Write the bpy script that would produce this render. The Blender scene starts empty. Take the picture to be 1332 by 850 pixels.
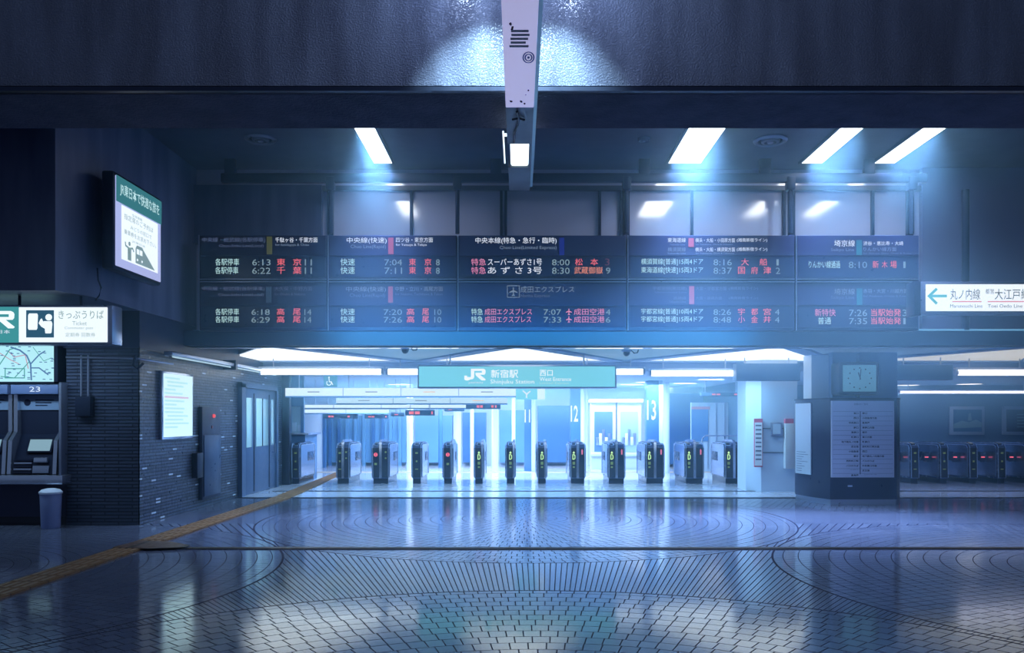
import bpy, bmesh, math, random
from mathutils import Vector, Matrix
random.seed(7)
S = bpy.context.scene
C = S.collection
F, CX, CY, EYE = 1080.0, 675.0, 545.0, 1.57     # focal length in px, vanishing point, eye height

# ------------------------------------------------------------------ camera, world, lights, exposure
cam = bpy.data.objects.new('camera', bpy.data.cameras.new('camera')); C.objects.link(cam)
cam.location = (0, 0, EYE); cam.rotation_euler = (math.pi/2, 0, 0)
cam.data.sensor_width = 36; cam.data.lens = F/1332*36
cam.data.shift_x = (666-CX)/1332; cam.data.shift_y = (CY-425)/1332
cam.data.clip_start = .05; cam.data.clip_end = 200
S.camera = cam
S.view_settings.view_transform = 'Standard'; S.view_settings.look = 'None'
S.view_settings.gamma = 1; S.view_settings.exposure = 0; S.view_settings.use_curve_mapping = False
S.cycles.use_denoising = True
S.cycles.max_bounces = 8; S.cycles.diffuse_bounces = 3; S.cycles.glossy_bounces = 4
S.cycles.volume_bounces = 1; S.cycles.transmission_bounces = 4; S.cycles.transparent_max_bounces = 8
S.cycles.sample_clamp_indirect = 4; S.cycles.caustics_reflective = False; S.cycles.caustics_refractive = False
S.cycles.volume_step_rate = 2
w = bpy.data.worlds.new('world'); S.world = w; w.use_nodes = True
w.node_tree.nodes['Background'].inputs[0].default_value = (.155, .22, .38, 1)
w.node_tree.nodes['Background'].inputs[1].default_value = .42

def area(name, loc, sx, sy, power, color, rot=(0, 0, 0), spread=180):
    l = bpy.data.lights.new(name, 'AREA'); l.shape = 'RECTANGLE'; l.size = sx; l.size_y = sy
    l.energy = power; l.color = color; l.spread = math.radians(spread)
    o = bpy.data.objects.new(name, l); o.location = loc; o.rotation_euler = rot; C.objects.link(o)
    o.visible_camera = False; o.visible_glossy = False    # lamp meshes show and mirror instead; added fills stay unseen
    return o
HALLC = (.34, .72, 1.0)
for x in (-3.4, 0, 3.4):
    area('hall_light', (x, 17.45, 2.42), 3.0, .15, 95, HALLC)
    area('hall_light', (x, 22.3, 2.5), 3.2, 1.6, 250, (.55, .80, 1))
area('hall_light', (0, 25.5, 2.4), 9, 1.2, 560, (.70, .86, 1))
area('right_hall_light', (9.5, 17.5, 2.42), 3.2, .12, 45, (.45, .6, 1))
area('right_hall_light', (10.5, 24.5, 2.34), 5.5, .12, 70, (.45, .6, 1))
area('board_fill_light', (.35, 13.2, 2.84), 7.0, .12, 85, (.05, .52, 1.0), (math.radians(122), 0, 0), 130)  # unseen fill floating before the fascia, added to tint the lower boards
TROF = [(-2.28, .30, 1.0), (2.78, .54, 1.5), (4.92, .34, 1.0), (6.14, .34, .9)]
for x, ww, k in TROF:
    area('ceiling_lamp_light', (x, 13.0, 5.82), ww, 1.6, 165*k, (.40, .58, 1.0), spread=75)
    area('ceiling_lamp_light', (x, 13.0, 5.82), ww, 1.6, 30*k, (.58, .68, 1.0), spread=180)

area('ticket_machine_fill', (-7.3, 11.35, 2.5), 2.6, .2, 34, (.55, .80, 1), (math.radians(25), 0, 0))  # unseen fill added behind the sign to brighten the ticket machines
# ------------------------------------------------------------------ material helpers
MC = {}
def mat(name, col=(.5, .5, .5), rough=.5, metal=0, emit=None, es=0, bump=None, alpha=None, spec=.5):
    if name in MC: return MC[name]
    m = bpy.data.materials.new(name); m.use_nodes = True; nt = m.node_tree; b = nt.nodes['Principled BSDF']
    b.inputs['Base Color'].default_value = (*col, 1); b.inputs['Roughness'].default_value = rough
    b.inputs['Metallic'].default_value = metal; b.inputs['Specular IOR Level'].default_value = spec
    if emit: b.inputs['Emission Color'].default_value = (*emit, 1); b.inputs['Emission Strength'].default_value = es
    n = nt.nodes.new('ShaderNodeTexNoise'); n.inputs['Scale'].default_value = bump[0] if bump else 9
    n.inputs['Detail'].default_value = 5
    g = nt.nodes.new('ShaderNodeNewGeometry'); nt.links.new(g.outputs['Position'], n.inputs['Vector'])
    if bump:
        bp = nt.nodes.new('ShaderNodeBump'); bp.inputs['Strength'].default_value = bump[1]; bp.inputs['Distance'].default_value = bump[2] if len(bump) > 2 else .01
        nt.links.new(n.outputs['Fac'], bp.inputs['Height']); nt.links.new(bp.outputs['Normal'], b.inputs['Normal'])
    if not emit:      # wear: small variation of the roughness
        mr = nt.nodes.new('ShaderNodeMapRange'); mr.inputs['To Min'].default_value = max(0, rough-.08); mr.inputs['To Max'].default_value = min(1, rough+.1)
        nt.links.new(n.outputs['Fac'], mr.inputs['Value']); nt.links.new(mr.outputs['Result'], b.inputs['Roughness'])
    if alpha is not None: b.inputs['Alpha'].default_value = alpha
    MC[name] = m; return m
def glow(name, col, s): return mat(name, (0.02, .02, .02), .6, 0, col, s)

class NB:           # terse node maths
    def __init__(s, nt): s.nt = nt
    def m(s, op, *a):
        n = s.nt.nodes.new('ShaderNodeMath'); n.operation = op
        for i, v in enumerate(a):
            if isinstance(v, (int, float)): n.inputs[i].default_value = v
            else: s.nt.links.new(v, n.inputs[i])
        return n.outputs[0]
    def mix(s, f, a, b): return s.m('ADD', s.m('MULTIPLY', a, s.m('SUBTRACT', 1, f)), s.m('MULTIPLY', b, f))

def floor_material():
    m = bpy.data.materials.new('circle_paving'); m.use_nodes = True; nt = m.node_tree; N = NB(nt); L = nt.links
    b = nt.nodes['Principled BSDF']
    g = nt.nodes.new('ShaderNodeNewGeometry'); sp = nt.nodes.new('ShaderNodeSeparateXYZ'); L.new(g.outputs['Position'], sp.inputs[0])
    X, Y = sp.outputs[0], sp.outputs[1]
    def cell(cx, cy):
        x = N.m('WRAP', N.m('SUBTRACT', X, cx), 6.7, -6.7); y = N.m('WRAP', N.m('SUBTRACT', Y, cy), 4.8, -4.8)
        return x, y, N.m('SQRT', N.m('ADD', N.m('MULTIPLY', x, x), N.m('MULTIPLY', y, y)))
    ax, ay, ad = cell(.1, 3.5); bx, by, bd = cell(6.8, 8.3)
    sel = N.m('LESS_THAN', bd, ad)
    x = N.mix(sel, ax, bx); y = N.mix(sel, ay, by); d = N.m('MINIMUM', ad, bd)
    th = N.m('DIVIDE', N.m('ADD', N.m('ARCTAN2', y, x), math.pi), 2*math.pi)
    def bricks(rw, n_fixed, bl, mw):
        q = N.m('DIVIDE', d, rw); ring = N.m('FLOOR', q); fr = N.m('FRACT', q)
        rr = N.m('MULTIPLY', N.m('ADD', ring, .5), rw*2*math.pi)
        n = N.m('MAXIMUM', N.m('FLOOR', N.m('DIVIDE', rr, bl)), 6) if n_fixed is None else n_fixed
        u = N.m('ADD', N.m('MULTIPLY', th, n), N.m('MULTIPLY', ring, .5))
        fu = N.m('FRACT', u)
        l1 = N.m('LESS_THAN', fr, mw/rw); l2 = N.m('LESS_THAN', fu, mw/bl)
        idn = N.m('ADD', N.m('MULTIPLY', ring, 17.3), N.m('FLOOR', u))
        return N.m('MAXIMUM', l1, l2), idn
    R = 4.08
    m1, i1 = bricks(.165, None, .125, .009)
    yo = N.m('WRAP', N.m('SUBTRACT', Y, 3.5), 8.9, -.7); d = N.m('SQRT', N.m('ADD', N.m('MULTIPLY', ax, ax), N.m('MULTIPLY', yo, yo)))
    th = N.m('DIVIDE', N.m('ADD', N.m('ARCTAN2', yo, ax), math.pi), 2*math.pi); dmin = N.m('MINIMUM', ad, bd)
    m2, i2 = bricks(60.0, 560, .05, .0085)
    d = dmin
    out = N.m('GREATER_THAN', d, R)
    mortar = N.mix(out, m1, m2)
    edge = N.m('LESS_THAN', N.m('ABSOLUTE', N.m('SUBTRACT', d, R)), .012)
    mortar = N.m('MAXIMUM', mortar, edge)
    wn = nt.nodes.new('ShaderNodeTexWhiteNoise'); wn.noise_dimensions = '1D'; L.new(N.mix(out, i1, i2), wn.inputs['W'])
    tilt = wn.outputs['Value']
    nz = nt.nodes.new('ShaderNodeTexNoise'); nz.inputs['Scale'].default_value = 1.3; nz.inputs['Detail'].default_value = 6; L.new(g.outputs['Position'], nz.inputs['Vector'])
    ramp = nt.nodes.new('ShaderNodeMix'); ramp.data_type = 'RGBA'
    ramp.inputs['A'].default_value = (.072, .092, .155, 1); ramp.inputs['B'].default_value = (.145, .175, .26, 1)
    L.new(N.mix(.5, tilt, nz.outputs['Fac']), ramp.inputs['Factor'])
    c2 = nt.nodes.new('ShaderNodeMix'); c2.data_type = 'RGBA'; L.new(mortar, c2.inputs['Factor']); L.new(ramp.outputs['Result'], c2.inputs['A'])
    c2.inputs['B'].default_value = (.018, .022, .05, 1); L.new(c2.outputs['Result'], b.inputs['Base Color'])
    rg = N.m('ADD', N.m('MULTIPLY', nz.outputs['Fac'], .06), N.m('ADD', .07, N.m('MULTIPLY', tilt, .03)))
    rg = N.mix(mortar, rg, .8); L.new(rg, b.inputs['Roughness'])
    L.new(N.mix(mortar, .75, .1), b.inputs['Specular IOR Level'])
    fine = nt.nodes.new('ShaderNodeTexNoise'); fine.inputs['Scale'].default_value = 22; L.new(g.outputs['Position'], fine.inputs['Vector'])
    h = N.m('ADD', N.m('MULTIPLY', mortar, -1), N.m('MULTIPLY', fine.outputs['Fac'], .10))
    bp = nt.nodes.new('ShaderNodeBump'); bp.inputs['Strength'].default_value = .22; bp.inputs['Distance'].default_value = .004
    L.new(h, bp.inputs['Height']); L.new(bp.outputs['Normal'], b.inputs['Normal'])
    b.inputs['IOR'].default_value = 2.25
    return m

def brick_material(name, scale, c1, c2, cm, rough, axis='x', rh=.25, bw=.6, bump=.6, spec=.5, glints=False):
    """small brick or tile courses on an upright wall; axis = world axis that runs along the wall"""
    m = bpy.data.materials.new(name); m.use_nodes = True; nt = m.node_tree; L = nt.links; b = nt.nodes['Principled BSDF']
    g = nt.nodes.new('ShaderNodeNewGeometry'); sp = nt.nodes.new('ShaderNodeSeparateXYZ'); L.new(g.outputs['Position'], sp.inputs[0])
    cb = nt.nodes.new('ShaderNodeCombineXYZ'); L.new(sp.outputs[0 if axis == 'x' else 1], cb.inputs[0]); L.new(sp.outputs[2 if axis != 'flat' else 0], cb.inputs[1])
    bt = nt.nodes.new('ShaderNodeTexBrick'); L.new(cb.outputs[0], bt.inputs['Vector']); bt.inputs['Scale'].default_value = scale
    bt.inputs['Color1'].default_value = (*c1, 1); bt.inputs['Color2'].default_value = (*c2, 1); bt.inputs['Mortar'].default_value = (*cm, 1)
    bt.inputs['Mortar Size'].default_value = .03; bt.inputs['Brick Width'].default_value = bw; bt.inputs['Row Height'].default_value = rh
    L.new(bt.outputs['Color'], b.inputs['Base Color'])
    if glints:      # bright glints painted as pale colour on a few scattered bricks
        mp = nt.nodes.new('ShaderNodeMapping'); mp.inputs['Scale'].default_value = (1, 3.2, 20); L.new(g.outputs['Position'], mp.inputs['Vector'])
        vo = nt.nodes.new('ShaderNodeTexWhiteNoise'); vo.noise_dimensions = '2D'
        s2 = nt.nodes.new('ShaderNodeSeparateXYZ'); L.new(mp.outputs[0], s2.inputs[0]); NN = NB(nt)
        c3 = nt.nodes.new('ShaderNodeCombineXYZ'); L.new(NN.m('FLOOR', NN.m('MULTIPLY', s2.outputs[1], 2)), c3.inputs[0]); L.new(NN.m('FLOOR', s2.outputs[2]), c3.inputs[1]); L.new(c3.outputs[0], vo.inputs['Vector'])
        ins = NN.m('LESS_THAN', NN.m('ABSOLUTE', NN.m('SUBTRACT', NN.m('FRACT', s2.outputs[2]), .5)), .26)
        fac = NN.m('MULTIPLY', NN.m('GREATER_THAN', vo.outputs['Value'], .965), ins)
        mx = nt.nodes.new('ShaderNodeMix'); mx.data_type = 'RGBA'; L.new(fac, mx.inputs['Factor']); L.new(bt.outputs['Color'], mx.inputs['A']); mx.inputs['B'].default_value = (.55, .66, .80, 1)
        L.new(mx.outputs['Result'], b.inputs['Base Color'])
    nz = nt.nodes.new('ShaderNodeTexNoise'); nz.inputs['Scale'].default_value = 14; L.new(g.outputs['Position'], nz.inputs['Vector'])
    mr = nt.nodes.new('ShaderNodeMapRange'); mr.inputs['To Min'].default_value = rough-.15; mr.inputs['To Max'].default_value = rough+.2
    L.new(nz.outputs['Fac'], mr.inputs['Value']); L.new(mr.outputs['Result'], b.inputs['Roughness'])
    b.inputs['Specular IOR Level'].default_value = spec
    N = NB(nt); h = N.m('ADD', N.m('MULTIPLY', bt.outputs['Fac'], -1), N.m('MULTIPLY', nz.outputs['Fac'], .8))
    bp = nt.nodes.new('ShaderNodeBump'); bp.inputs['Strength'].default_value = bump; bp.inputs['Distance'].default_value = .012
    L.new(h, bp.inputs['Height']); L.new(bp.outputs['Normal'], b.inputs['Normal'])
    return m

def plaster_material(name, c1, c2, scale, bump, dist, rough=.5, spec=.5):
    m = bpy.data.materials.new(name); m.use_nodes = True; nt = m.node_tree; L = nt.links; b = nt.nodes['Principled BSDF']
    g = nt.nodes.new('ShaderNodeNewGeometry')
    v = nt.nodes.new('ShaderNodeTexNoise'); v.inputs['Scale'].default_value = scale; v.inputs['Detail'].default_value = 3; v.inputs['Roughness'].default_value = .65; L.new(g.outputs['Position'], v.inputs['Vector'])
    mp = nt.nodes.new('ShaderNodeMapping'); mp.inputs['Scale'].default_value = (2.2, 2.2, .35); L.new(g.outputs['Position'], mp.inputs['Vector'])
    s = nt.nodes.new('ShaderNodeTexNoise'); s.inputs['Scale'].default_value = 1.6; s.inputs['Detail'].default_value = 6; L.new(mp.outputs[0], s.inputs['Vector'])
    r = nt.nodes.new('ShaderNodeValToRGB'); r.color_ramp.elements[0].position = .35; r.color_ramp.elements[1].position = .68
    r.color_ramp.elements[0].color = (*c1, 1); r.color_ramp.elements[1].color = (*c2, 1)
    L.new(s.outputs['Fac'], r.inputs['Fac']); L.new(r.outputs['Color'], b.inputs['Base Color'])
    cr = nt.nodes.new('ShaderNodeValToRGB'); cr.color_ramp.elements[0].position = .42; cr.color_ramp.elements[1].position = .6; L.new(v.outputs['Fac'], cr.inputs['Fac'])
    bp = nt.nodes.new('ShaderNodeBump'); bp.inputs['Strength'].default_value = bump; bp.inputs['Distance'].default_value = dist
    L.new(cr.outputs['Color'], bp.inputs['Height']); L.new(bp.outputs['Normal'], b.inputs['Normal'])
    b.inputs['Roughness'].default_value = rough; b.inputs['Specular IOR Level'].default_value = spec
    return m

M_floor = floor_material()
M_beam = plaster_material('rough_render', (.11, .13, .21), (.23, .27, .40), 55, .9, .014, .30, .8)
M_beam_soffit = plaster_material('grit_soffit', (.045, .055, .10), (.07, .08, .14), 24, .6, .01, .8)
M_ceil = plaster_material('dark_ceiling', (.03, .04, .08), (.05, .06, .11), 3, .1, .004, .45)
M_wallp = plaster_material('painted_panel', (.075, .10, .19), (.14, .18, .30), 2.5, .08, .004, .38)
M_gloss = mat('gloss_panel', (.62, .64, .80), .10, 0, bump=(.7, .06, .03), spec=1)
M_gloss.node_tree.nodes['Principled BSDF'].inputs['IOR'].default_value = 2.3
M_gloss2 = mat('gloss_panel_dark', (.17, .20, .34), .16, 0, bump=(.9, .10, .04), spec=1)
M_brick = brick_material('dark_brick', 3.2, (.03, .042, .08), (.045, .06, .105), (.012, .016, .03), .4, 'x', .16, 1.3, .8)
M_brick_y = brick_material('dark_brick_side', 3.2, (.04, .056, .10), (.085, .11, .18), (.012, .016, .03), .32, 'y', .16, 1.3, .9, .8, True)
M_dark = mat('dark_metal', (.025, .035, .07), .35, .6)
M_black = mat('black_gloss', (.012, .018, .04), .18)
M_navy = mat('navy_panel', (.022, .03, .08), .4)
M_navy2 = mat('navy_header', (.018, .023, .065), .5)
M_screen = mat('screen_black', (.010, .018, .05), .3)
M_alu = mat('brushed_aluminium', (.45, .52, .68), .3, .85)
M_steel = mat('polished_steel', (.62, .70, .86), .2, .9)
M_white = mat('white_enamel', (.62, .72, .90), .4)
M_lowceil = mat('low_ceiling', (.22, .34, .58), .55)
M_hallwall = mat('hall_wall', (.50, .62, .82), .45)
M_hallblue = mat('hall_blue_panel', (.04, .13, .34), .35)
M_polish = mat('polished_hall_floor', (.46, .50, .64), .10, spec=.9, bump=(1.4, .05, .02))
M_orange = brick_material('tactile_tiles', 3.4, (.21, .11, .05), (.16, .085, .04), (.05, .03, .02), .6, 'flat', .33, 1.0, .9)
M_brownline = brick_material('brown_tiles', 1.0, (.10, .06, .045), (.07, .045, .04), (.02, .015, .015), .4, 'x', .5, .62, .5)
G_white = glow('lamp_white', (.80, .92, 1), 5)
G_tube = glow('tube_white', (.72, .90, 1), 4)
G_cof = glow('coffer_glow', (.78, .93, 1), 1.5)
G_sign = glow('sign_white', (.80, .92, 1), 1.15)
G_teal = glow('sign_teal', (.06, .32, .38), .55)
G_jr = glow('sign_aqua', (.18, .66, .84), 1.0)
G_map = glow('map_pale', (.45, .85, .95), 1.0)

# ------------------------------------------------------------------ mesh helpers
org = {}
def smooth_angle(me, deg=35):
    me.polygons.foreach_set('use_smooth', [True]*len(me.polygons))
    try: me.set_sharp_from_angle(angle=math.radians(deg))
    except Exception: pass
class MB:
    """collects shapes given in world coordinates; build() makes ONE mesh object of them"""
    def __init__(s): s.bm = bmesh.new()
    def _xf(s, vs, mtx):
        if mtx is not None: bmesh.ops.transform(s.bm, matrix=mtx, verts=vs)
    def box(s, x0, x1, y0, y1, z0, z1, bev=0, seg=2, mtx=None):
        r = bmesh.ops.create_cube(s.bm, size=1)['verts']
        for v in r: v.co = Vector(((x0+x1)/2+v.co.x*(x1-x0), (y0+y1)/2+v.co.y*(y1-y0), (z0+z1)/2+v.co.z*(z1-z0)))
        if bev:
            es = list({e for v in r for e in v.link_edges})
            res = bmesh.ops.bevel(s.bm, geom=es, offset=bev, segments=seg, profile=.5, affect='EDGES')
            r = list({v for f in res['faces'] for v in f.verts} | {v for v in r if v.is_valid})
        s._xf(r, mtx); return s
    def prism(s, pts, a, b, plane='xz', mtx=None):
        """closed 2-D outline extruded: plane xz -> along y from a to b, yz -> along x, xy -> along z"""
        def P(p, t): return {'xz': (p[0], t, p[1]), 'yz': (t, p[0], p[1]), 'xy': (p[0], p[1], t)}[plane]
        v0 = [s.bm.verts.new(P(p, a)) for p in pts]; v1 = [s.bm.verts.new(P(p, b)) for p in pts]
        fs = [s.bm.faces.new(v0), s.bm.faces.new(v1[::-1])]
        n = len(pts)
        for i in range(n): fs.append(s.bm.faces.new((v0[i], v0[(i+1) % n], v1[(i+1) % n], v1[i])))
        bmesh.ops.recalc_face_normals(s.bm, faces=fs)
        s._xf(v0+v1, mtx); return s
    def cyl(s, p0, p1, r, r2=None, seg=16):
        p0, p1 = Vector(p0), Vector(p1); d = p1-p0
        vs = bmesh.ops.create_cone(s.bm, cap_ends=True, segments=seg, radius1=r, radius2=r if r2 is None else r2, depth=d.length)['verts']
        bmesh.ops.transform(s.bm, matrix=Matrix.Translation((p0+p1)/2) @ d.to_track_quat('Z', 'Y').to_matrix().to_4x4(), verts=vs); return s
    def tube(s, pts, r, seg=10):
        pts = [Vector(p) for p in pts]; rings = []
        for i, p in enumerate(pts):
            t = (pts[min(i+1, len(pts)-1)]-pts[max(i-1, 0)]).normalized()
            q = t.to_track_quat('Z', 'Y')
            rings.append([s.bm.verts.new(p+q @ Vector((r*math.cos(a*2*math.pi/seg), r*math.sin(a*2*math.pi/seg), 0))) for a in range(seg)])
        for A, B in zip(rings, rings[1:]):
            best = min(range(seg), key=lambda k: (A[0].co-B[k].co).length)
            for i in range(seg): s.bm.faces.new((A[i], A[(i+1) % seg], B[(i+1+best) % seg], B[(i+best) % seg]))
        s.bm.faces.new(rings[0][::-1]); s.bm.faces.new(rings[-1]); return s
    def lathe(s, prof, c, seg=28, axis='z'):
        rings = []
        for r, z in prof:
            ring = []
            for a in range(seg):
                t = 2*math.pi*a/seg
                p = (r*math.cos(t), r*math.sin(t), z) if axis == 'z' else ((r*math.cos(t), z, r*math.sin(t)) if axis == 'y' else (z, r*math.cos(t), r*math.sin(t)))
                ring.append(s.bm.verts.new(Vector(c)+Vector(p)))
            rings.append(ring)
        fs = []
        for A, B in zip(rings, rings[1:]):
            for i in range(seg): fs.append(s.bm.faces.new((A[i], A[(i+1) % seg], B[(i+1) % seg], B[i])))
        if prof[0][0] > 1e-6: fs.append(s.bm.faces.new(rings[0]))
        if prof[-1][0] > 1e-6: fs.append(s.bm.faces.new(rings[-1]))
        bmesh.ops.recalc_face_normals(s.bm, faces=fs); return s
    def build(s, name, m, parent=None, at=None):
        bmesh.ops.recalc_face_normals(s.bm, faces=s.bm.faces)
        o_ = org[parent.name] if parent else Vector(at) if at else Vector((0, 0, 0))
        bmesh.ops.translate(s.bm, vec=-o_, verts=s.bm.verts)
        me = bpy.data.meshes.new(name); s.bm.to_mesh(me); s.bm.free(); smooth_angle(me)
        if m: me.materials.append(m)
        o = bpy.data.objects.new(name, me); C.objects.link(o); org[o.name] = o_
        if parent: o.parent = parent
        else: o.location = o_
        return o
def empty(name, loc):
    o = bpy.data.objects.new(name, None); C.objects.link(o); o.location = loc; org[o.name] = Vector(loc); return o
def tag(o, label, cat, group=None, kind=None):
    o['label'] = label; o['category'] = cat
    if group: o['group'] = group
    if kind: o['kind'] = kind
    return o
def thing(name, loc, label, cat, group=None): return tag(empty(name, loc), label, cat, group)
def struct(o): o['kind'] = 'structure'; return o
def box(name, m, b, parent=None, bev=0): return MB().box(*b, bev=bev).build(name, m, parent)
def wx(px, D): return (px-CX)*D/F
def wz(py, D): return EYE-(py-CY)*D/F
def rect(px0, py0, px1, py1, D): return wx(px0, D), wx(px1, D), wz(py1, D), wz(py0, D)   # x0,x1,z0,z1

_tc = {}
def text_mesh(body, bold=0):
    k = (body, bold)
    if k in _tc: return _tc[k]
    cu = bpy.data.curves.new('t', 'FONT'); cu.body = body; cu.resolution_u = 2; cu.offset = bold; cu.fill_mode = 'FRONT'
    o = bpy.data.objects.new('t', cu); C.objects.link(o)
    dg = bpy.context.evaluated_depsgraph_get()
    me = bpy.data.meshes.new_from_object(o.evaluated_get(dg))
    bpy.data.objects.remove(o); bpy.data.curves.remove(cu)
    _tc[k] = me; return me
def lettering(body, o0, u, v, w, h, m, parent, name='lettering', bold=0.0):
    """text fitted in a w x h box whose lower-left corner is o0, along unit vectors u (reading) and v (up); a thin layer"""
    src = text_mesh(body, bold); bm = bmesh.new(); bm.from_mesh(src)
    xs = [q.co.x for q in bm.verts]; ys = [q.co.y for q in bm.verts]
    x0, x1, y0, y1 = min(xs), max(xs), min(ys), max(ys)
    u, v, o0 = Vector(u), Vector(v), Vector(o0); p = org[parent.name]
    for q in bm.verts:
        a = (q.co.x-x0)/max(x1-x0, 1e-5)*w; b_ = (q.co.y-y0)/max(y1-y0, 1e-5)*h
        q.co = o0+u*a+v*b_-p
    me = bpy.data.meshes.new(name); bm.to_mesh(me); bm.free(); me.materials.append(m)
    o = bpy.data.objects.new(name, me); C.objects.link(o); o.parent = parent; org[o.name] = p
    return o
def tpx(body, px0, py0, px1, py1, D, m, parent, name='lettering', bold=0.0):
    x0, x1, z0, z1 = rect(px0, py0, px1, py1, D)
    return lettering(body, (x0, D, z0), (1, 0, 0), (0, 0, 1), x1-x0, z1-z0, m, parent, name, bold)
class Flat:
    """thin plates in a plane (o0,u,v), lifted by n: for pictograms, logos and line drawings"""
    def __init__(s, o0, u, v, t=.003):
        s.o, s.u, s.v = Vector(o0), Vector(u), Vector(v); s.n = s.u.cross(s.v); s.t = t; s.bm = bmesh.new()
    def poly(s, pts, lift=0):
        a = [s.bm.verts.new(s.o+s.u*x+s.v*y+s.n*lift) for x, y in pts]; b = [s.bm.verts.new(s.o+s.u*x+s.v*y+s.n*(lift+s.t)) for x, y in pts]
        s.bm.faces.new(b); s.bm.faces.new(a[::-1])
        for i in range(len(pts)): s.bm.faces.new((a[i], a[(i+1) % len(pts)], b[(i+1) % len(pts)], b[i]))
        return s
    def disc(s, cx, cy, rx, ry=None, n=18): return s.poly([(cx+rx*math.cos(2*math.pi*i/n), cy+(ry or rx)*math.sin(2*math.pi*i/n)) for i in range(n)])
    def rect(s, x0, y0, x1, y1): return s.poly([(x0, y0), (x1, y0), (x1, y1), (x0, y1)])
    def stroke(s, pts, w, closed=False):
        P = [Vector(p) for p in pts]; n = len(P); Ls, Rs = [], []
        for i in range(n):
            a = P[i-1] if (i > 0 or closed) else None; b = P[(i+1) % n] if (i < n-1 or closed) else None
            d1 = (P[i]-a).normalized() if a is not None else None; d2 = (b-P[i]).normalized() if b is not None else None
            d1 = d1 or d2; d2 = d2 or d1
            n1 = Vector((-d1.y, d1.x)); n2 = Vector((-d2.y, d2.x)); mm = (n1+n2)
            mm = mm.normalized() if mm.length > .01 else n1
            k = w/2/max(.45, mm.dot(n1)); Ls.append(P[i]+mm*k); Rs.append(P[i]-mm*k)
        for i in range(n-1 if not closed else n):
            j = (i+1) % n; s.poly([tuple(Ls[i]), tuple(Rs[i]), tuple(Rs[j]), tuple(Ls[j])])
        return s
    def build(s, name, m, parent):
        bmesh.ops.recalc_face_normals(s.bm, faces=s.bm.faces)
        p = org[parent.name]; bmesh.ops.translate(s.bm, vec=-p, verts=s.bm.verts)
        me = bpy.data.meshes.new(name); s.bm.to_mesh(me); s.bm.free(); me.materials.append(m)
        o = bpy.data.objects.new(name, me); C.objects.link(o); o.parent = parent; org[o.name] = p; return o
def copy_tree(o, parent=None):
    c = o.copy(); C.objects.link(c); c.parent = parent; org[c.name] = org[o.name]
    for ch in list(o.children): copy_tree(ch, c)
    return c
def jr_logo(o0, u, v, w, h, m, parent, name='logo'):
    f = Flat(o0, u, v)
    def T(pts): return [(x*w, y*h) for x, y in pts]
    # J: hook, stem that starts at the shared top; R: bowl, thin waist, slanting leg
    f.poly(T([(0, .10), (0, .42), (.13, .42), (.13, .30), (.28, .30), (.28, .10), (.16, .0), (.05, .03)]))
    f.poly(T([(.28, .10), (.28, .30), (.31, .34), (.31, 1.0), (.46, 1.0), (.46, .26), (.38, .12)]))
    f.poly(T([(.46, 1.0), (.88, 1.0), (.96, .93), (.99, .82), (.72, .82), (.46, .82)]))
    f.poly(T([(.82, .82), (.99, .82), (.98, .60), (.93, .50), (.82, .50)]))
    f.poly(T([(.52, .66), (.82, .66), (.82, .50), (.66, .50), (.52, .50)]))
    f.poly(T([(.54, .50), (.72, .50), (1.0, .10), (.96, .02), (.80, .02), (.54, .42)]))
    return f.build(name, m, parent)

# ------------------------------------------------------------------ setting
D0 = 14.0
struct(MB().box(-16, 18, -2, 17.85, -.2, 0).build('floor', M_floor))
struct(MB().box(-16, 18, 17.85, 32, -.2, .004).build('floor_hall', M_polish))
struct(MB().box(-5.6, 18, 16.47, 17.84, -.01, .006).build('floor_polished_strip', M_polish))
struct(MB().box(-5.6, 18, 16.40, 16.47, 0, .012).build('trim_1', M_dark))
struct(MB().box(-5.3, 18, 17.84, 17.95, 0, .014).build('trim_2', M_dark))
struct(MB().box(-6.2, 18, 24.2, 24.32, 0, .02).build('trim_3', mat('trim_tan', (.5, .42, .36), .4)))
struct(MB().box(-13, 17, 8.0, 9.05, 4.78, 7.0).build('beam_front', M_beam))
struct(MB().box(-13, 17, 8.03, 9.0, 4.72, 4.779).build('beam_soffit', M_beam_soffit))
struct(MB().box(-13, 17, 7.97, 8.05, 4.72, 4.76).build('trim_4', M_dark))
struct(MB().box(-13, 17, 9.05, 15.2, 5.90, 6.2).build('ceiling', M_ceil))
# upper left wall mass with a chamfered corner
struct(MB().prism([(-13, 10.35), (-5.78, 10.35), (-5.6, 10.9), (-5.6, 15.2), (-13, 15.2)], 3.17, 5.9, 'xy').build('wall_left_upper', M_wallp))
# brick block: front face and side face
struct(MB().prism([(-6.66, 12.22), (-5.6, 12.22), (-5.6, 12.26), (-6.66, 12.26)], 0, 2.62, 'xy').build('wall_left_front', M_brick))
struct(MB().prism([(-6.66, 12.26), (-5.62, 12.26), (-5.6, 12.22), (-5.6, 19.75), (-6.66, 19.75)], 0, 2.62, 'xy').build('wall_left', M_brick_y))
struct(MB().box(-13, -5.62, 12.3, 19.75, 2.62, 3.17).build('wall_left_band', M_navy))
struct(MB().box(-5.6, -5.42, 19.6, 19.78, 0, 2.8, bev=.02).build('trim_5', M_dark))
struct(MB().box(-13, -6.66, 12.6, 12.9, 0, 3.17).build('wall_ticket', M_navy))
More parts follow.
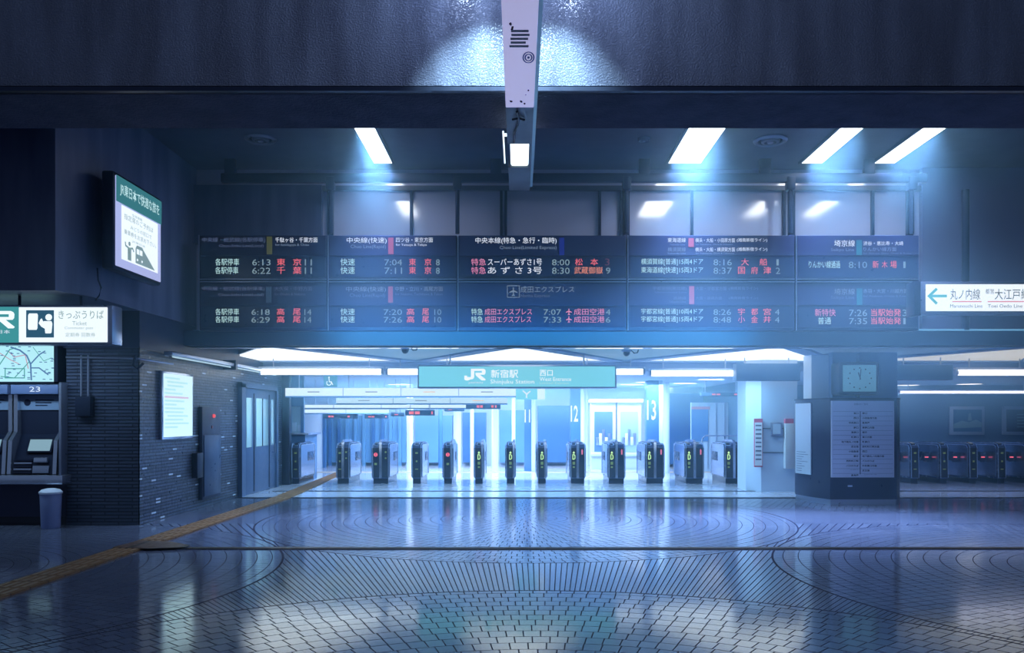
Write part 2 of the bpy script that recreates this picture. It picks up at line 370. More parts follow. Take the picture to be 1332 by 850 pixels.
# upper back wall: glossy pale panels between mullions
struct(MB().box(-5.6, 6.95, 14.42, 14.6, 2.8, 5.9).build('wall_back', M_gloss))
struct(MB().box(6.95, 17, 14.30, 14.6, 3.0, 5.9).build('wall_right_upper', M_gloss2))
for i, px in enumerate((413, 430, 535, 652, 658, 780, 808, 815, 900, 1020, 1030, 1135, 1183)):
    t = .022 if px in (535, 652, 658, 780, 808, 900, 1020, 1135) else .05
    x = wx(px, 14.38); struct(MB().box(x-t, x+t, 14.35, 14.42, 2.9, 5.6).build(f'trim_{6+i}', M_dark))
struct(MB().box(-5.6, 6.95, 14.34, 14.42, 5.52, 5.60).build('trim_20', mat('bronze_rail', (.10, .11, .14), .35, .4)))
struct(MB().box(-5.6, -3.4, 14.30, 14.42, 4.6, 5.6).build('wall_back_dark_panel', M_wallp))
# fascia and low ceiling
struct(MB().box(-5.7, 17, 13.92, 14.3, 2.80, 3.05).build('beam_fascia', mat('fascia_blue', (.045, .09, .15), .4)))
struct(MB().box(-5.35, 17, 13.86, 13.93, 3.045, 3.07).build('trim_21', glow('lip_glow', (.20, .55, .9), .55)))
struct(MB().box(-8, 17, 18.35, 28.4, 2.62, 2.72).build('ceiling_hall', mat('hall_ceiling', (.40, .56, .80), .5)))
struct(MB().box(-8, 17, 18.25, 18.36, 2.62, 2.82).build('trim_22', M_lowceil))
struct(MB().box(-6, 17, 14.3, 18.3, 3.02, 3.1).build('ceiling_low', M_lowceil))
zig = [(-8.9, 14.05), (-6.7, 18.2), (-4.25, 14.05), (-2.25, 18.2), (0, 14.05), (2.25, 18.2), (4.5, 14.05), (6.9, 18.2), (9.0, 14.05), (11.2, 18.2)]
for i in range(2, len(zig)-1):
    (xa, ya), (xb, yb) = zig[i], zig[i+1]; wv = .17
    struct(MB().prism([(xa-wv, ya), (xa+wv, ya), (xb+wv, yb), (xb-wv, yb)], 2.80, 3.02, 'xy').build(f'beam_rib_{i}', M_lowceil))
struct(MB().box(-6, 17, 14.0, 14.28, 2.80, 3.02).build('beam_rib_near', M_lowceil))
struct(MB().box(-6, 17, 18.0, 18.25, 2.80, 3.02).build('beam_rib_far', M_lowceil))
# hall back wall and right hall
struct(MB().box(-9, 6.3, 28.0, 28.3, 0, 2.7).build('wall_hall', M_hallwall))
struct(MB().box(6.3, 17, 26.0, 26.3, 0, 2.7).build('wall_hall_right', mat('teal_wall', (.09, .18, .30), .5)))
struct(MB().box(6.2, 6.4, 22.5, 28.0, 0, 2.7).build('wall_hall_divider', mat('teal_wall')))
struct(MB().box(-9.2, -9, 19.8, 28.3, 0, 2.8).build('wall_hall_left', M_hallwall))
struct(MB().box(17, 17.3, 8, 28.5, 0, 6).build('wall_right', M_wallp))
# back wall: deep blue stair openings (recess boxes) and pale piers
def recess(px0, py0, px1, py1, D, m, n):
    x0, x1, z0, z1 = rect(px0, py0, px1, py1, D); z0 = max(0.004, z0)
    struct(MB().box(x0, x1, D, 28.0, z0, z1).build(n, m))
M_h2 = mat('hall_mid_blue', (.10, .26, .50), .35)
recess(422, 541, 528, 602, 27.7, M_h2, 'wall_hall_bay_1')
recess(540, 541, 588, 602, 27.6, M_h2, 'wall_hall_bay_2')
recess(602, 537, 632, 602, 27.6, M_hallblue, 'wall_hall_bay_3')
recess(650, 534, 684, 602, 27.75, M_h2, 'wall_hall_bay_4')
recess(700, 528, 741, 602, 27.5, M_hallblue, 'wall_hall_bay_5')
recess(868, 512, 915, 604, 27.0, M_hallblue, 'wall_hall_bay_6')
for i, (px, D, r, m) in enumerate(((533, 25.5, .10, M_white), (595, 24.6, .11, M_white), (644, 25.0, .10, M_white), (760, 24.8, .10, M_white), (866, 24.0, .11, M_white), (573, 26.5, .07, M_hallblue), (614, 26.8, .06, M_white), (668, 26.8, .06, M_white))):
    x = wx(px, D); struct(MB().cyl((x, D, 0.004), (x, D, 2.62), r, seg=24).build(f'column_{i+1}', m))
for i in range(9):
    px = 430+i*11.3+random.uniform(-2, 2); x = wx(px, 27.6); struct(MB().box(x-.05, x+.05, 27.6, 27.7, .004, 1.75).build(f'trim_{30+i}', random.choice((M_hallblue, M_white, M_h2))))

# ------------------------------------------------------------------ tactile path and brown line
t = empty('tactile_path', (-4.6, 12, 0))
MB().prism([(-4.86, 3), (-4.50, 3), (-4.50, 16.5), (-5.0, 23.9), (-5.3, 23.9), (-4.86, 16.5)], 0, .02, 'xy').build('guide_strip', M_orange, t)
f = Flat((0, 0, .02), (1, 0, 0), (0, 1, 0), .006)
for k in range(4):
    x = -4.83+k*.085
    yy = 5.2
    while yy < 16.3: f.rect(x, yy, x+.045, yy+.26); yy += .3
ridge = f.build('ridges', mat('tactile_ridge', (.25, .15, .08), .45), t)
tag(t, 'orange-brown tactile guide strip running along the dark brick wall to the gates', 'tactile paving')
b = MB().prism([(-4.88, 9.95), (-4.4, 9.85), (-4.0, 9.95), (-4.0, 10.10), (-4.35, 10.4), (-4.8, 10.5)], 0.021, .03, 'xy').build('tactile_tile', M_brownline)
tag(b, 'dark brown warning patch where the cross line meets the tactile guide strip', 'tactile tile')
b = MB().box(-4.0, 17, 9.96, 10.09, 0, .012).build('brown_border_line', M_brownline)
tag(b, 'thin line of brown tiles crossing the whole floor in front of the gates', 'floor line')

# ------------------------------------------------------------------ strip fixture under the beam, above the viewer
t = thing('strip_lamp', (0.02, 8, 4.4), 'long weathered box lamp running overhead beneath the concrete beam, with a lit square opening', 'lamp')
zf = 4.40
x0, x1 = -.12, .135
MB().box(x0, x1, 4.6, 7.55, zf, zf+.16, bev=.008).build('lilac_cover', mat('lilac_enamel_glow', (.80, .78, .95), .5, 0, (.60, .58, .92), .55), t)  # emission added to the cover stands in for light on its underside
MB().box(x0+.0, x1, 7.56, 8.56, zf+.005, zf+.15).build('grey_tray', mat('grey_tray', (.17, .20, .24), .4, .4), t)
MB().box(x0+.0, x1, 9.36, 10.3, zf+.005, zf+.15, bev=.006).build('end_tray', mat('grey_tray'), t)
MB().box(x0+.02, x0+.02+.01, 8.56, 9.36, zf+.005, zf+.15).box(x1-.03, x1, 8.56, 9.36, zf+.005, zf+.15).build('opening_frame', mat('grey_tray'), t)
MB().box(x0+.03, x1-.03, 8.6, 9.32, zf+.006, zf+.1, bev=.02).build('diffuser', glow('lamp_opening', (.80, .96, 1), 2.2), t)
MB().box(x1, x1+.03, 5, 10.2, zf+.02, zf+.05).build('side_rail', mat('green_rail', (.40, .55, .58), .3, .5), t)
MB().box(x0-.045, x0-.03, 8.3, 9.3, zf+.03, zf+.05).box(x0-.03, x0+.03, 8.4, 8.44, zf+.04, zf+.06).build('side_tube', glow('side_tube', (.75, .9, 1), 1.6), t)
MB().tube([(-.02, 7.62, zf-.01), (.0, 7.75, zf-.025), (-.01, 7.95, zf-.012), (-.045, 8.2, zf-.01), (-.05, 8.5, zf)], .011).build('cable', M_black, t)
MB().tube([(-.06, 7.82, zf-.01), (.0, 7.76, zf-.02), (.05, 7.83, zf-.01)], .010).build('cable_tie', M_black, t)
for y in (5.4, 7.0): MB().cyl((0, y, zf+.15), (0, y, 7.2), .012).build('hanger', M_dark, t)
MB().box(-.03, .06, 8.2, 8.5, zf+.14, 4.73).build('bracket', M_dark, t)
f = Flat((0, 0, zf), (1, 0, 0), (0, -1, 0), .002); f.n = Vector((0, 0, -1))
mk = mat('sticker_blue', (.02, .06, .45), .4)
for r in (.042, .026):
    f.stroke([(.075+r*math.cos(a*math.pi/12), -6.5+2.3*r*math.sin(a*math.pi/12)) for a in range(24)], .011, True)
f.disc(.075, -6.5, .010, .02); f.build('round_sticker', mk, t)
f = Flat((0, 0, zf), (1, 0, 0), (0, -1, 0), .002); f.n = Vector((0, 0, -1))
for k in range(5): f.rect(-.075+random.random()*.02, -6.32+k*.062, .08-random.random()*.03, -6.285+k*.062)
f.build('rating_label', mat('label_grey', (.30, .32, .36), .5), t)
f = Flat((0, 0, zf), (1, 0, 0), (0, -1, 0), .0015); f.n = Vector((0, 0, -1))
for cx_, cy_, r in ((-.06, -5.95, .012), (-.05, -6.03, .009), (-.045, -6.0, .01), (.08, -7.15, .009), (.06, -7.25, .006), (.02, -7.4, .012), (.05, -7.45, .012), (-.07, -7.4, .014)):
    f.poly([(cx_+r*random.uniform(.6, 1.3)*math.cos(a*math.pi/4), cy_+2.2*r*random.uniform(.6, 1.3)*math.sin(a*math.pi/4)) for a in range(8)])
f.build('rust_spot', mat('rust', (.10, .06, .07), .8), t)
for s in (-1, 1):     # unseen spots inferred from the wash on the beam face; heads and arms added
    l = bpy.data.lights.new('beam_spot_light', 'SPOT'); l.energy = 950; l.color = (.62, .90, 1); l.shadow_soft_size = .05
    l.spot_size = math.radians(52); l.spot_blend = 1
    o = bpy.data.objects.new('beam_spot_light', l); C.objects.link(o); o.location = (s*.18, 7.0, 5.95)
    o.rotation_euler = (Vector((s*.38, 8.02, 4.5))-o.location).to_track_quat('-Z', 'Y').to_euler()
    l = bpy.data.lights.new('beam_wash_fill', 'POINT'); l.energy = 48; l.color = (.55, .70, 1); l.shadow_soft_size = .04  # fill point added to brighten the beam and graze its texture
    o2 = bpy.data.objects.new('beam_wash_fill', l); C.objects.link(o2); o2.location = (s*.55, 7.35, 5.95)
    MB().cyl((s*.18, 7.10, 6.10), (s*.18, 7.00, 6.4), .07, .05).build('spot_head', M_dark, t)
    MB().cyl((0, 7.0, 6.4), (s*.55, 7.0, 6.4), .02).build('spot_arm', M_dark, t)

# ------------------------------------------------------------------ ceiling troffers, vents, pipes
names = ['leftmost lit ceiling lamp, alone left of the weathered box lamp', 'widest lit ceiling lamp, nearest the box lamp on its right', 'lit ceiling lamp between the widest one and the rightmost one', 'rightmost slanting lit ceiling lamp, near the right wall']
for (x, ww, k), lb in zip(TROF, names):
    t = thing('ceiling_lamp', (x, 12.5, 5.9), lb, 'lamp', 'recessed strip lamps in the upper ceiling')
    h = ww/2
    MB().box(x-h-.04, x-h, 11.2, 13.98, 5.86, 5.92).box(x+h, x+h+.04, 11.2, 13.98, 5.86, 5.92).box(x-h-.04, x+h+.04, 13.96, 14.0, 5.86, 5.92).box(x-h-.04, x+h+.04, 11.16, 11.2, 5.86, 5.92).build('frame', M_dark, t)
    MB().box(x-h, x+h, 11.2, 13.96, 5.868, 5.91).build('diffuser', G_white, t)
for px, py, r, lb in ((339, 180, .24, 'round dark ceiling vent left of the leftmost lit ceiling lamp'), (1002, 182, .26, 'round dark ceiling vent between two lit ceiling lamps on the right'), (838, 180, .10, 'small round dark ceiling vent left of the widest lit ceiling lamp')):
    D = 4.33*F/(CY-py); x = wx(px, D)
    t = thing('ceiling_vent', (x, D, 5.9), lb, 'vent', 'round vents in the upper ceiling')
    MB().lathe([(r, .0), (r, -.02), (r*.86, -.045), (r*.74, -.03), (r*.72, 0)], (x, D, 5.9)).build('rim', mat('vent_metal', (.16, .19, .28), .3, .7), t)
    MB().lathe([(r*.55, -.005), (r*.52, -.04), (r*.36, -.05), (r*.34, 0)], (x, D, 5.9)).build('middle_ring', mat('vent_metal'), t)
    MB().lathe([(.001, -.06), (r*.18, -.055), (r*.2, 0)], (x, D, 5.9)).build('centre_cap', M_alu, t)
    MB().lathe([(r*.72, -.002), (r*.70, -.012), (.001, -.012)], (x, D, 5.9)).build('back_plate', M_black, t)
t = thing('hanging_rail', (1, 13.85, 5.6), 'long dark horizontal rail under the ceiling that carries the departure boards', 'rail')
MB().box(wx(288, 13.85), wx(1206, 13.85), 13.8, 13.9, wz(238, 13.85), wz(226, 13.85), bev=.02).build('bar', M_dark, t)
for px in (300, 645, 838, 995, 1130): MB().box(wx(px-7, 13.85), wx(px+7, 13.85), 13.8, 13.9, wz(228, 13.85), 5.9, bev=.01).build('ceiling_bracket', M_dark, t)
for px in (430, 595, 815, 1028, 1186):
    x = wx(px, 13.85); MB().cyl((x, 13.85, 4.66), (x, 13.85, 5.55), .035).build('drop_post', M_dark, t)
    MB().box(x-.07, x+.07, 13.78, 13.92, 5.38, 5.6, bev=.015).build('post_clamp', M_dark, t)

# ------------------------------------------------------------------ departure boards
T_w = glow('text_white', (.75, .85, 1), 1.0); T_dim = glow('text_dim', (.16, .22, .42), .5); T_mid = glow('text_mid', (.32, .45, .66), .5)
T_led = glow('led_pale', (.50, .85, .88), .9); T_red = glow('led_red', (1, .16, .20), .9); T_time = glow('led_time', (.36, .56, .66), .55); T_pink = glow('led_pink', (.95, .30, .55), .8)
T_or = glow('led_orange', (1, .34, .20), .8)
def bar(c, n): return mat('bar_'+n, tuple(q*.45 for q in c), .5, 0, c, .10)
B_y, B_r, B_b, B_t = bar((.35, .36, .10), 'olive'), bar((.45, .10, .16), 'red'), bar((.03, .05, .5), 'blue'), bar((.04, .20, .24), 'teal')
B_g = bar((.12, .22, .34), 'slate')
def r2(y0): return
LED1, LED1b, LED2, LED2b = (336.5, 345.5), (347.3, 356.5), (401.5, 410), (411.5, 420)
def row(items, ys):
    return [(s, x0, ys[0]+(1 if m is T_time else 0), x1, ys[1], m) for s, x0, x1, m in items]
mods = []
mods.append((258, 426, 'departure board headed by a faint olive bar, farthest from the arrow sign',
 [('中央線・総武線(各駅停車)', 263, 309, 345, 316, T_dim), ('Chuo-Sobu Line(Local)', 285, 318, 343, 322.5, T_dim), ('千駄ヶ谷・千葉方面', 358, 309, 413, 315.5, T_w), ('for Sendagaya & Chiba', 358, 317, 402, 321, T_mid)],
 [(347, 308, 354, 331, B_y)],
 [('中央線・総武線(各駅停車)', 263, 373, 344, 379, T_dim), ('Chuo-Sobu Line(Local)', 284, 381.5, 343, 386.5, T_dim), ('大久保・中野方面', 357, 373, 406, 378.5, T_dim), ('for Okubo & Nakano', 357, 381, 397, 384.5, T_dim)],
 [(346, 373, 353, 394, B_g)],
 row([('各駅停車', 280, 311, T_led), ('6:13', 328, 352, T_time), ('東', 360, 371, T_red), ('京', 381, 392, T_red), ('11', 396.5, 405.5, T_time)], LED1)+row([('各駅停車', 280, 310, T_led), ('6:22', 328, 352, T_time), ('千', 360, 371, T_red), ('葉', 381, 392, T_red), ('11', 396.5, 405.5, T_time)], LED1b),
 row([('各駅停車', 280, 311, T_led), ('6:18', 327, 351, T_time), ('高', 360, 370, T_red), ('尾', 381, 391, T_red), ('14', 396, 405, T_time)], LED2)+row([('各駅停車', 280, 311, T_led), ('6:29', 327, 351, T_time), ('高', 360, 370, T_red), ('尾', 381, 391, T_red), ('14', 396, 405, T_time)], LED2b)))
mods.append((426, 595, 'departure board with times 7:04 and 7:11, second from the dark left wall',
 [('中央線(快速)', 451, 309, 503, 317.5, T_w), ('Chuo Line(Rapid)', 456, 318.5, 502, 324.5, T_mid), ('四ツ谷・東京方面', 515, 309, 563, 315.5, T_w), ('for Yotsuya & Tokyo', 515, 317, 555, 321, T_w)],
 [(505, 309.5, 512, 331, B_r)],
 [('中央線(快速)', 450, 373, 502, 380.5, T_mid), ('Chuo Line(Rapid)', 455, 382, 501, 388, T_dim), ('中野・立川・高尾方面', 514, 373, 576, 379, T_mid), ('for Nakano, Tachikawa & Takao', 514, 381, 576, 385, T_dim)],
 [(505, 373, 511, 394, B_r)],
 row([('快速', 443, 461.5, T_led), ('7:04', 500, 523, T_time), ('東', 532, 541, T_red), ('京', 552, 561, T_red), ('8', 567, 572, T_time)], LED1)+row([('快速', 443, 461.5, T_led), ('7:11', 500, 523, T_time), ('東', 532, 541, T_red), ('京', 552, 561, T_red), ('8', 567, 572, T_time)], LED1b),
 row([('快速', 443, 461.5, T_led), ('7:20', 499, 523, T_time), ('高', 529, 539, T_red), ('尾', 549, 558, T_red), ('10', 565, 574, T_time)], LED2)+row([('快速', 443, 461.5, T_led), ('7:26', 499, 523, T_time), ('高', 529, 539, T_red), ('尾', 549, 558, T_red), ('10', 565, 574, T_time)], LED2b)))
mods.append((595, 816, 'departure board with a blue bar and aeroplane symbol, over the aqua station sign',
 [('中央本線(特急・急行・臨時)', 618.5, 309, 724, 318, T_w), ('Chuo Line(Limited Express)', 650, 320, 724, 325.5, T_mid)],
 [(727.5, 309.5, 734, 332, B_b)],
 [('成田エクスプレス', 677, 372.5, 747, 381, T_mid), ('Narita Express', 677, 383, 715, 388, T_dim)],
 [],
 row([('特急', 613, 632, T_pink), ('スーパーあずさ1号', 634.5, 705, T_w), ('8:00', 718, 741, T_time), ('松', 748, 758, T_red), ('本', 768, 778, T_red), ('3', 787, 793, B_r)], LED1)+row([('特急', 613, 632, T_pink), ('あ ず さ 3号', 634.5, 705, T_w), ('8:30', 718, 741, T_time), ('武蔵御嶽', 747, 784, T_or), ('9', 788, 794, T_time)], LED1b),
 row([('特急', 613, 628, T_led), ('成田エクスプレス', 630.5, 692, T_pink), ('7:07', 707, 730, T_time), ('成田空港', 746.5, 786.5, T_pink), ('4', 788, 794, T_time)], LED2)+row([('特急', 613, 628, T_led), ('成田エクスプレス', 630.5, 691, T_pink), ('7:33', 707, 730, T_time), ('成田空港', 746.5, 786.5, T_pink), ('6', 788, 794, T_time)], LED2b)))
mods.append((816, 1035, 'departure board with two small header lines per row, beneath the widest ceiling lamp',
 [('東海道線', 868.5, 309.5, 892, 315.5, T_w), ('Tokaido Line', 871, 317, 891, 319.5, T_mid), ('横須賀線', 868.5, 322, 892, 327.5, T_mid), ('Yokosuka Line', 868, 328.5, 892, 331, T_mid),
  ('横浜・大船・小田原方面', 904.5, 310, 956, 315.5, T_w), ('for Yokohama, Ofuna & Odawara', 905, 317, 953, 319.5, T_mid), ('横浜・大船・横須賀方面', 904.5, 322, 956, 327.5, T_w), ('for Yokohama, Ofuna & Yokosuka', 905, 328.5, 955, 331, T_mid), ('(湘南新宿ライン)', 958.5, 310, 998, 315.5, T_w), ('(湘南新宿ライン)', 958.5, 322, 998, 327.5, T_w)],
 [(895.5, 310, 902.5, 321.5, B_r)],
 [('宇都宮線(東北線)', 849, 373, 893, 378, T_dim), ('Utsunomiya Line', 852, 379.5, 893, 382, T_dim), ('高崎線', 876, 386, 892.5, 390, T_dim), ('Takasaki Line', 870, 391.5, 892, 394, T_dim), ('大宮・宇都宮方面', 905, 373, 945, 378, T_dim), ('(湘南新宿ライン)', 948, 373, 986, 378, T_dim), ('大宮・高崎方面', 905, 386, 939, 390, T_dim), ('(湘南新宿ライン)', 948, 386, 986, 390, T_dim)],
 [(896.5, 372.5, 903, 396, B_r)],
 row([('横須賀線[普通]15両4ドア', 834, 914.5, T_led), ('8:16', 928, 952, T_time), ('大', 964, 974, T_red), ('船', 988, 998, T_red), ('1', 1010, 1013, T_time)], LED1)+row([('東海道線[快速]15両3ドア', 834, 914.5, T_led), ('8:37', 928, 952, T_time), ('国', 960, 969, T_red), ('府', 977, 986, T_red), ('津', 993, 1003, T_red), ('2', 1009, 1015, T_time)], LED1b),
 row([('宇都宮線[普通]10両4ドア', 834, 914.5, T_led), ('8:26', 928, 951, T_time), ('宇', 960, 969, T_red), ('都', 977, 986, T_red), ('宮', 993, 1003, T_red), ('4', 1008, 1014, T_time)], LED2)+row([('宇都宮線[普通]15両4ドア', 834, 914.5, T_led), ('8:48', 928, 951, T_time), ('小', 960, 969, T_red), ('金', 977, 986, T_red), ('井', 993, 1003, T_red), ('4', 1008, 1014, T_time)], LED2b)))
mods.append((1035, 1197, 'departure board with a dark teal bar, partly behind the white arrow sign',
 [('埼京線', 1085, 312.5, 1112, 321, T_w), ('Saikyo Line', 1081, 323, 1111, 328, T_mid), ('渋谷・恵比寿・大崎', 1123, 314, 1175, 319.5, T_w), ('りんかい線方面', 1123, 321.5, 1166, 327, T_mid), ('for Shibuya, Ebisu, Osaki & Rinkai Line', 1123, 328.5, 1195, 331.5, T_dim)],
 [(1114, 312.5, 1121, 332, B_t)],
 [('埼京線', 1085, 375.5, 1112, 383.5, T_mid), ('Saikyo Line', 1081, 385, 1111, 390.5, T_dim), ('赤羽・大宮・川越方面', 1123, 376, 1181, 381.5, T_mid), ('for Akabane, Omiya & Kawagoe', 1123, 384, 1188, 387.5, T_dim)],
 [(1114.5, 375.5, 1121.5, 397, B_t)],
 row([('りんかい線通過', 1052, 1093, T_led), ('8:10', 1104, 1128, T_time), ('新', 1135, 1143, T_red), ('木', 1147, 1154.5, T_red), ('場', 1158, 1166.5, T_red), ('1', 1175, 1178, T_time)], (339.5, 349)),
 row([('新特快', 1060, 1087, T_pink), ('7:26', 1104.5, 1128, T_time), ('当駅始発', 1133, 1172, T_red), ('3', 1174, 1180, T_time)], (402, 411.5))+row([('普通', 1064, 1081, T_led), ('7:35', 1104.5, 1128, T_time), ('当駅始発', 1133, 1172, T_red), ('1', 1175, 1178, T_time)], (413, 422))))
Df = 13.70
for (a, b_, lb, h1, bars1, h2, bars2, l1, l2) in mods:
    x0, x1 = wx(a, Df), wx(b_, Df)
    t = thing('departure_board', ((x0+x1)/2, Df, wz(430, Df)), lb, 'departure board', 'departure boards side by side below the hanging rail')
    MB().box(x0+.012, x1-.012, Df+.02, Df+.30, wz(430, Df), wz(306, Df), bev=.01).build('housing', M_navy, t)
    for (ya, yb, hd, bs) in ((307, 332.5, h1, bars1), (369, 397, h2, bars2)):
        p = MB().box(x0+.03, x1-.03, Df+.004, Df+.03, wz(yb, Df), wz(ya, Df)).build('header_panel', M_navy2, t)
        for s, c0, d0, c1, d1, m in hd: tpx(s, c0, d0, c1, d1, Df, m, p, 'lettering', 0)
        for c0, d0, c1, d1, m in bs:
            q = rect(c0, d0, c1, d1, Df); MB().box(q[0], q[1], Df-.006, Df+.004, q[2], q[3]).build('colour_bar', m, p)
    for (ya, yb, ld) in ((334.5, 361, l1), (399.5, 426, l2)):
        p = MB().box(x0+.05, x1-.04, Df+.006, Df+.03, wz(yb, Df), wz(ya, Df)).build('led_screen', M_screen, t)
        for s, c0, d0, c1, d1, m in ld: tpx(s, c0, d0, c1, d1, Df, m, p, 'led_lettering', 0)
    # thin bright ledges under each row
    for yy in (363, 366.5): MB().box(x0+.02, x1-.02, Df-.02, Df+.02, wz(yy+.7, Df), wz(yy, Df)).build('ledge', M_alu, t)
    MB().box(x0+.004, x0+.016, Df-.01, Df+.02, wz(430, Df), wz(306, Df)).build('edge_strip', M_alu, t)
    if a == 595:
        q = Flat((wx(660, Df), Df-.001, wz(387, Df)), (1, 0, 0), (0, 0, 1), .003); W_, H_ = wx(675.5, Df)-wx(660, Df), wz(372, Df)-wz(387, Df)
        q.stroke([(0, 0), (W_, 0), (W_, H_), (0, H_)], .010, True)
        def plane_(q, cx, cy, s): q.poly([(cx+x*s, cy+y*s) for x, y in ((0, 1), (.12, .8), (.12, .3), (.9, -.1), (.9, -.3), (.12, -.1), (.1, -.6), (.35, -.85), (.35, -1), (0, -.88), (-.35, -1), (-.35, -.85), (-.1, -.6), (-.12, -.1), (-.9, -.3), (-.9, -.1), (-.12, .3), (-.12, .8))])
        plane_(q, W_/2, H_/2, .075); q.build('aeroplane_symbol', T_mid, t)
        for yy in (405.7, 415.7):
            q = Flat((wx(740, Df), Df-.001, wz(yy, Df)), (1, 0, 0), (0, 0, 1), .003); plane_(q, 0, 0, .055); q.build('aeroplane_symbol', T_pink, t)

# ------------------------------------------------------------------ lit wall sign at upper left (faces right)
t = thing('wall_sign', (-5.45, 11.6, 3.6), 'glowing tall white sign with a teal header, high on the dark left wall', 'sign')
MB().box(-5.47, -5.31, 10.87, 12.32, 3.54, 4.83, bev=.03).build('housing', M_dark, t)
MB().box(-5.6, -5.47, 11.2, 11.9, 3.9, 4.4).build('wall_bracket', M_dark, t)
MB().box(-5.315, -5.295, 10.92, 12.28, 3.59, 4.78, bev=.008).build('light_face', glow('sign_lilac', (.48, .56, 1), .85), t)
pf = MB().box(-5.297, -5.288, 11.06, 12.16, 3.70, 4.42).build('white_poster', G_sign, t)
hd = MB().box(-5.297, -5.285, 10.92, 12.28, 4.44, 4.78).build('header_panel', G_teal, t)
T_tealw = glow('text_on_teal', (.55, .85, .9), .9); T_grey = mat('text_grey', (.22, .34, .34), .6, 0, (.34, .5, .5), .5)
lettering('JR東日本で快適な旅を', (-5.283, 11.00, 4.53), (0, 1, 0), (0, 0, 1), 1.2, .18, T_tealw, hd, 'lettering', .012)
for s, y0_, y1_, z0_, z1_ in (('空席情報', 11.35, 11.65, 4.335, 4.375), ('指定席のご予約は', 11.12, 12.0, 4.25, 4.33), ('みどりの窓口で', 11.3, 11.95, 4.15, 4.21), ('乗車券をお求め下さい。', 11.12, 12.1, 4.05, 4.12), ('JR東日本', 11.35, 11.75, 3.98, 4.015)):
    lettering(s, (-5.286, y0_, z0_), (0, 1, 0), (0, 0, 1), y1_-y0_, z1_-z0_, T_grey, pf)
f = Flat((-5.287, 11.1, 3.72), (0, 1, 0), (0, 0, 1), .002)
f.rect(.12, 0, .22, .17); f.disc(.17, .225, .03); f.stroke([(.17, .16), (.06, .18), (.05, .23)], .025); f.stroke([(.17, .16), (.26, .18), (.30, .14)], .025)
f.build('staff_pictogram', T_grey, pf)
f = Flat((-5.287, 11.45, 3.72), (0, 1, 0), (0, 0, 1), .002)
f.poly([(0, 0), (0, .2), (.04, .25), (.2, .25), (.24, .22), (.24, 0)]); f.poly([(.24, .22), (.6, -.0), (.24, 0)]); f.build('train_pictogram', T_grey, pf)
f = Flat((-5.284, 11.45, 3.72), (0, 1, 0), (0, 0, 1), .002); f.rect(.03, .13, .105, .2); f.rect(.125, .13, .2, .2); f.disc(.05, .05, .018); f.disc(.19, .05, .018)
f.build('train_window', G_sign, pf)
MB().tube([(-5.56, 10.95, 3.56), (-5.55, 10.95, 3.4), (-5.5, 10.93, 3.3), (-5.52, 10.92, 3.19), (-5.56, 10.9, 3.12)], .01).build('cable', M_black, t)

# ------------------------------------------------------------------ hanging ticket sign (left)
Ds = 10.7
t = thing('ticket_sign', (-6.2, Ds, 2.54), 'lit hanging sign with a white ticket pictogram panel, above the ticket machines', 'sign')
xr = wx(146, Ds)
MB().box(-9.2, xr, Ds, Ds+.28, wz(448, Ds), wz(397, Ds), bev=.015).build('housing', M_alu, t)
wp = MB().box(wx(25, Ds), xr-.06, Ds-.012, Ds+.01, wz(445.5, Ds), wz(400, Ds), bev=.006).build('white_panel', G_sign, t)
tp = MB().box(-9.1, wx(24.5, Ds), Ds-.012, Ds+.01, wz(446, Ds), wz(399.5, Ds)).build('teal_panel', glow('sign_teal_lit', (.07, .42, .46), .7), t)
for px in (17, 98): MB().cyl((wx(px, Ds), Ds+.14, wz(398, Ds)), (wx(px, Ds), Ds+.14, 3.2), .018).build('hanger', M_dark, t)
jr_logo((wx(-22, Ds), Ds-.013, wz(428, Ds)), (1, 0, 0), (0, 0, 1), wx(20, Ds)-wx(-22, Ds), wz(405, Ds)-wz(428, Ds), G_sign, tp)
tpx('JR東日本', -22, 426.5+3, 13, 433+2, Ds-.013, T_w, tp)
f = Flat((wx(35, Ds), Ds-.014, wz(439.5, Ds)), (1, 0, 0), (0, 0, 1), .003); W_, H_ = wx(71, Ds)-wx(35, Ds), wz(404, Ds)-wz(439.5, Ds)
f.rect(0, 0, W_, H_); f.build('pictogram_ground', glow('picto_blue', (.04, .16, .28), .6), wp)
f = Flat((wx(35, Ds), Ds-.019, wz(439.5, Ds)), (1, 0, 0), (0, 0, 1), .003)
f.poly([(x*W_, y*H_) for x, y in ((.07, .34), (.10, .28), (.38, .28), (.41, .34), (.43, .82), (.40, .88), (.12, .88), (.08, .82))]); f.disc(.82*W_, .74*H_, .12*W_, .12*H_)
f.poly([(x*W_, y*H_) for x, y in ((.66, .60), (.92, .60), (.95, .5), (.92, .18), (.88, .15), (.70, .15), (.68, .32), (.55, .40), (.46, .52), (.52, .66), (.57, .70), (.62, .58))]); f.build('pictogram', G_sign, wp)
T_sg = mat('text_soft_green', (.3, .45, .42), .6, 0, (.42, .60, .58), .7)
tpx('きっぷうりば', 76, 404, 135, 415, Ds-.014, T_sg, wp, 'lettering', .01); tpx('Ticket', 94, 418, 113, 423.5, Ds-.014, T_sg, wp)
tpx('Commuter pass', 84, 425, 121, 429.5, Ds-.014, T_sg, wp); tpx('定期券 回数券', 85, 433, 124, 438.5, Ds-.014, T_sg, wp)

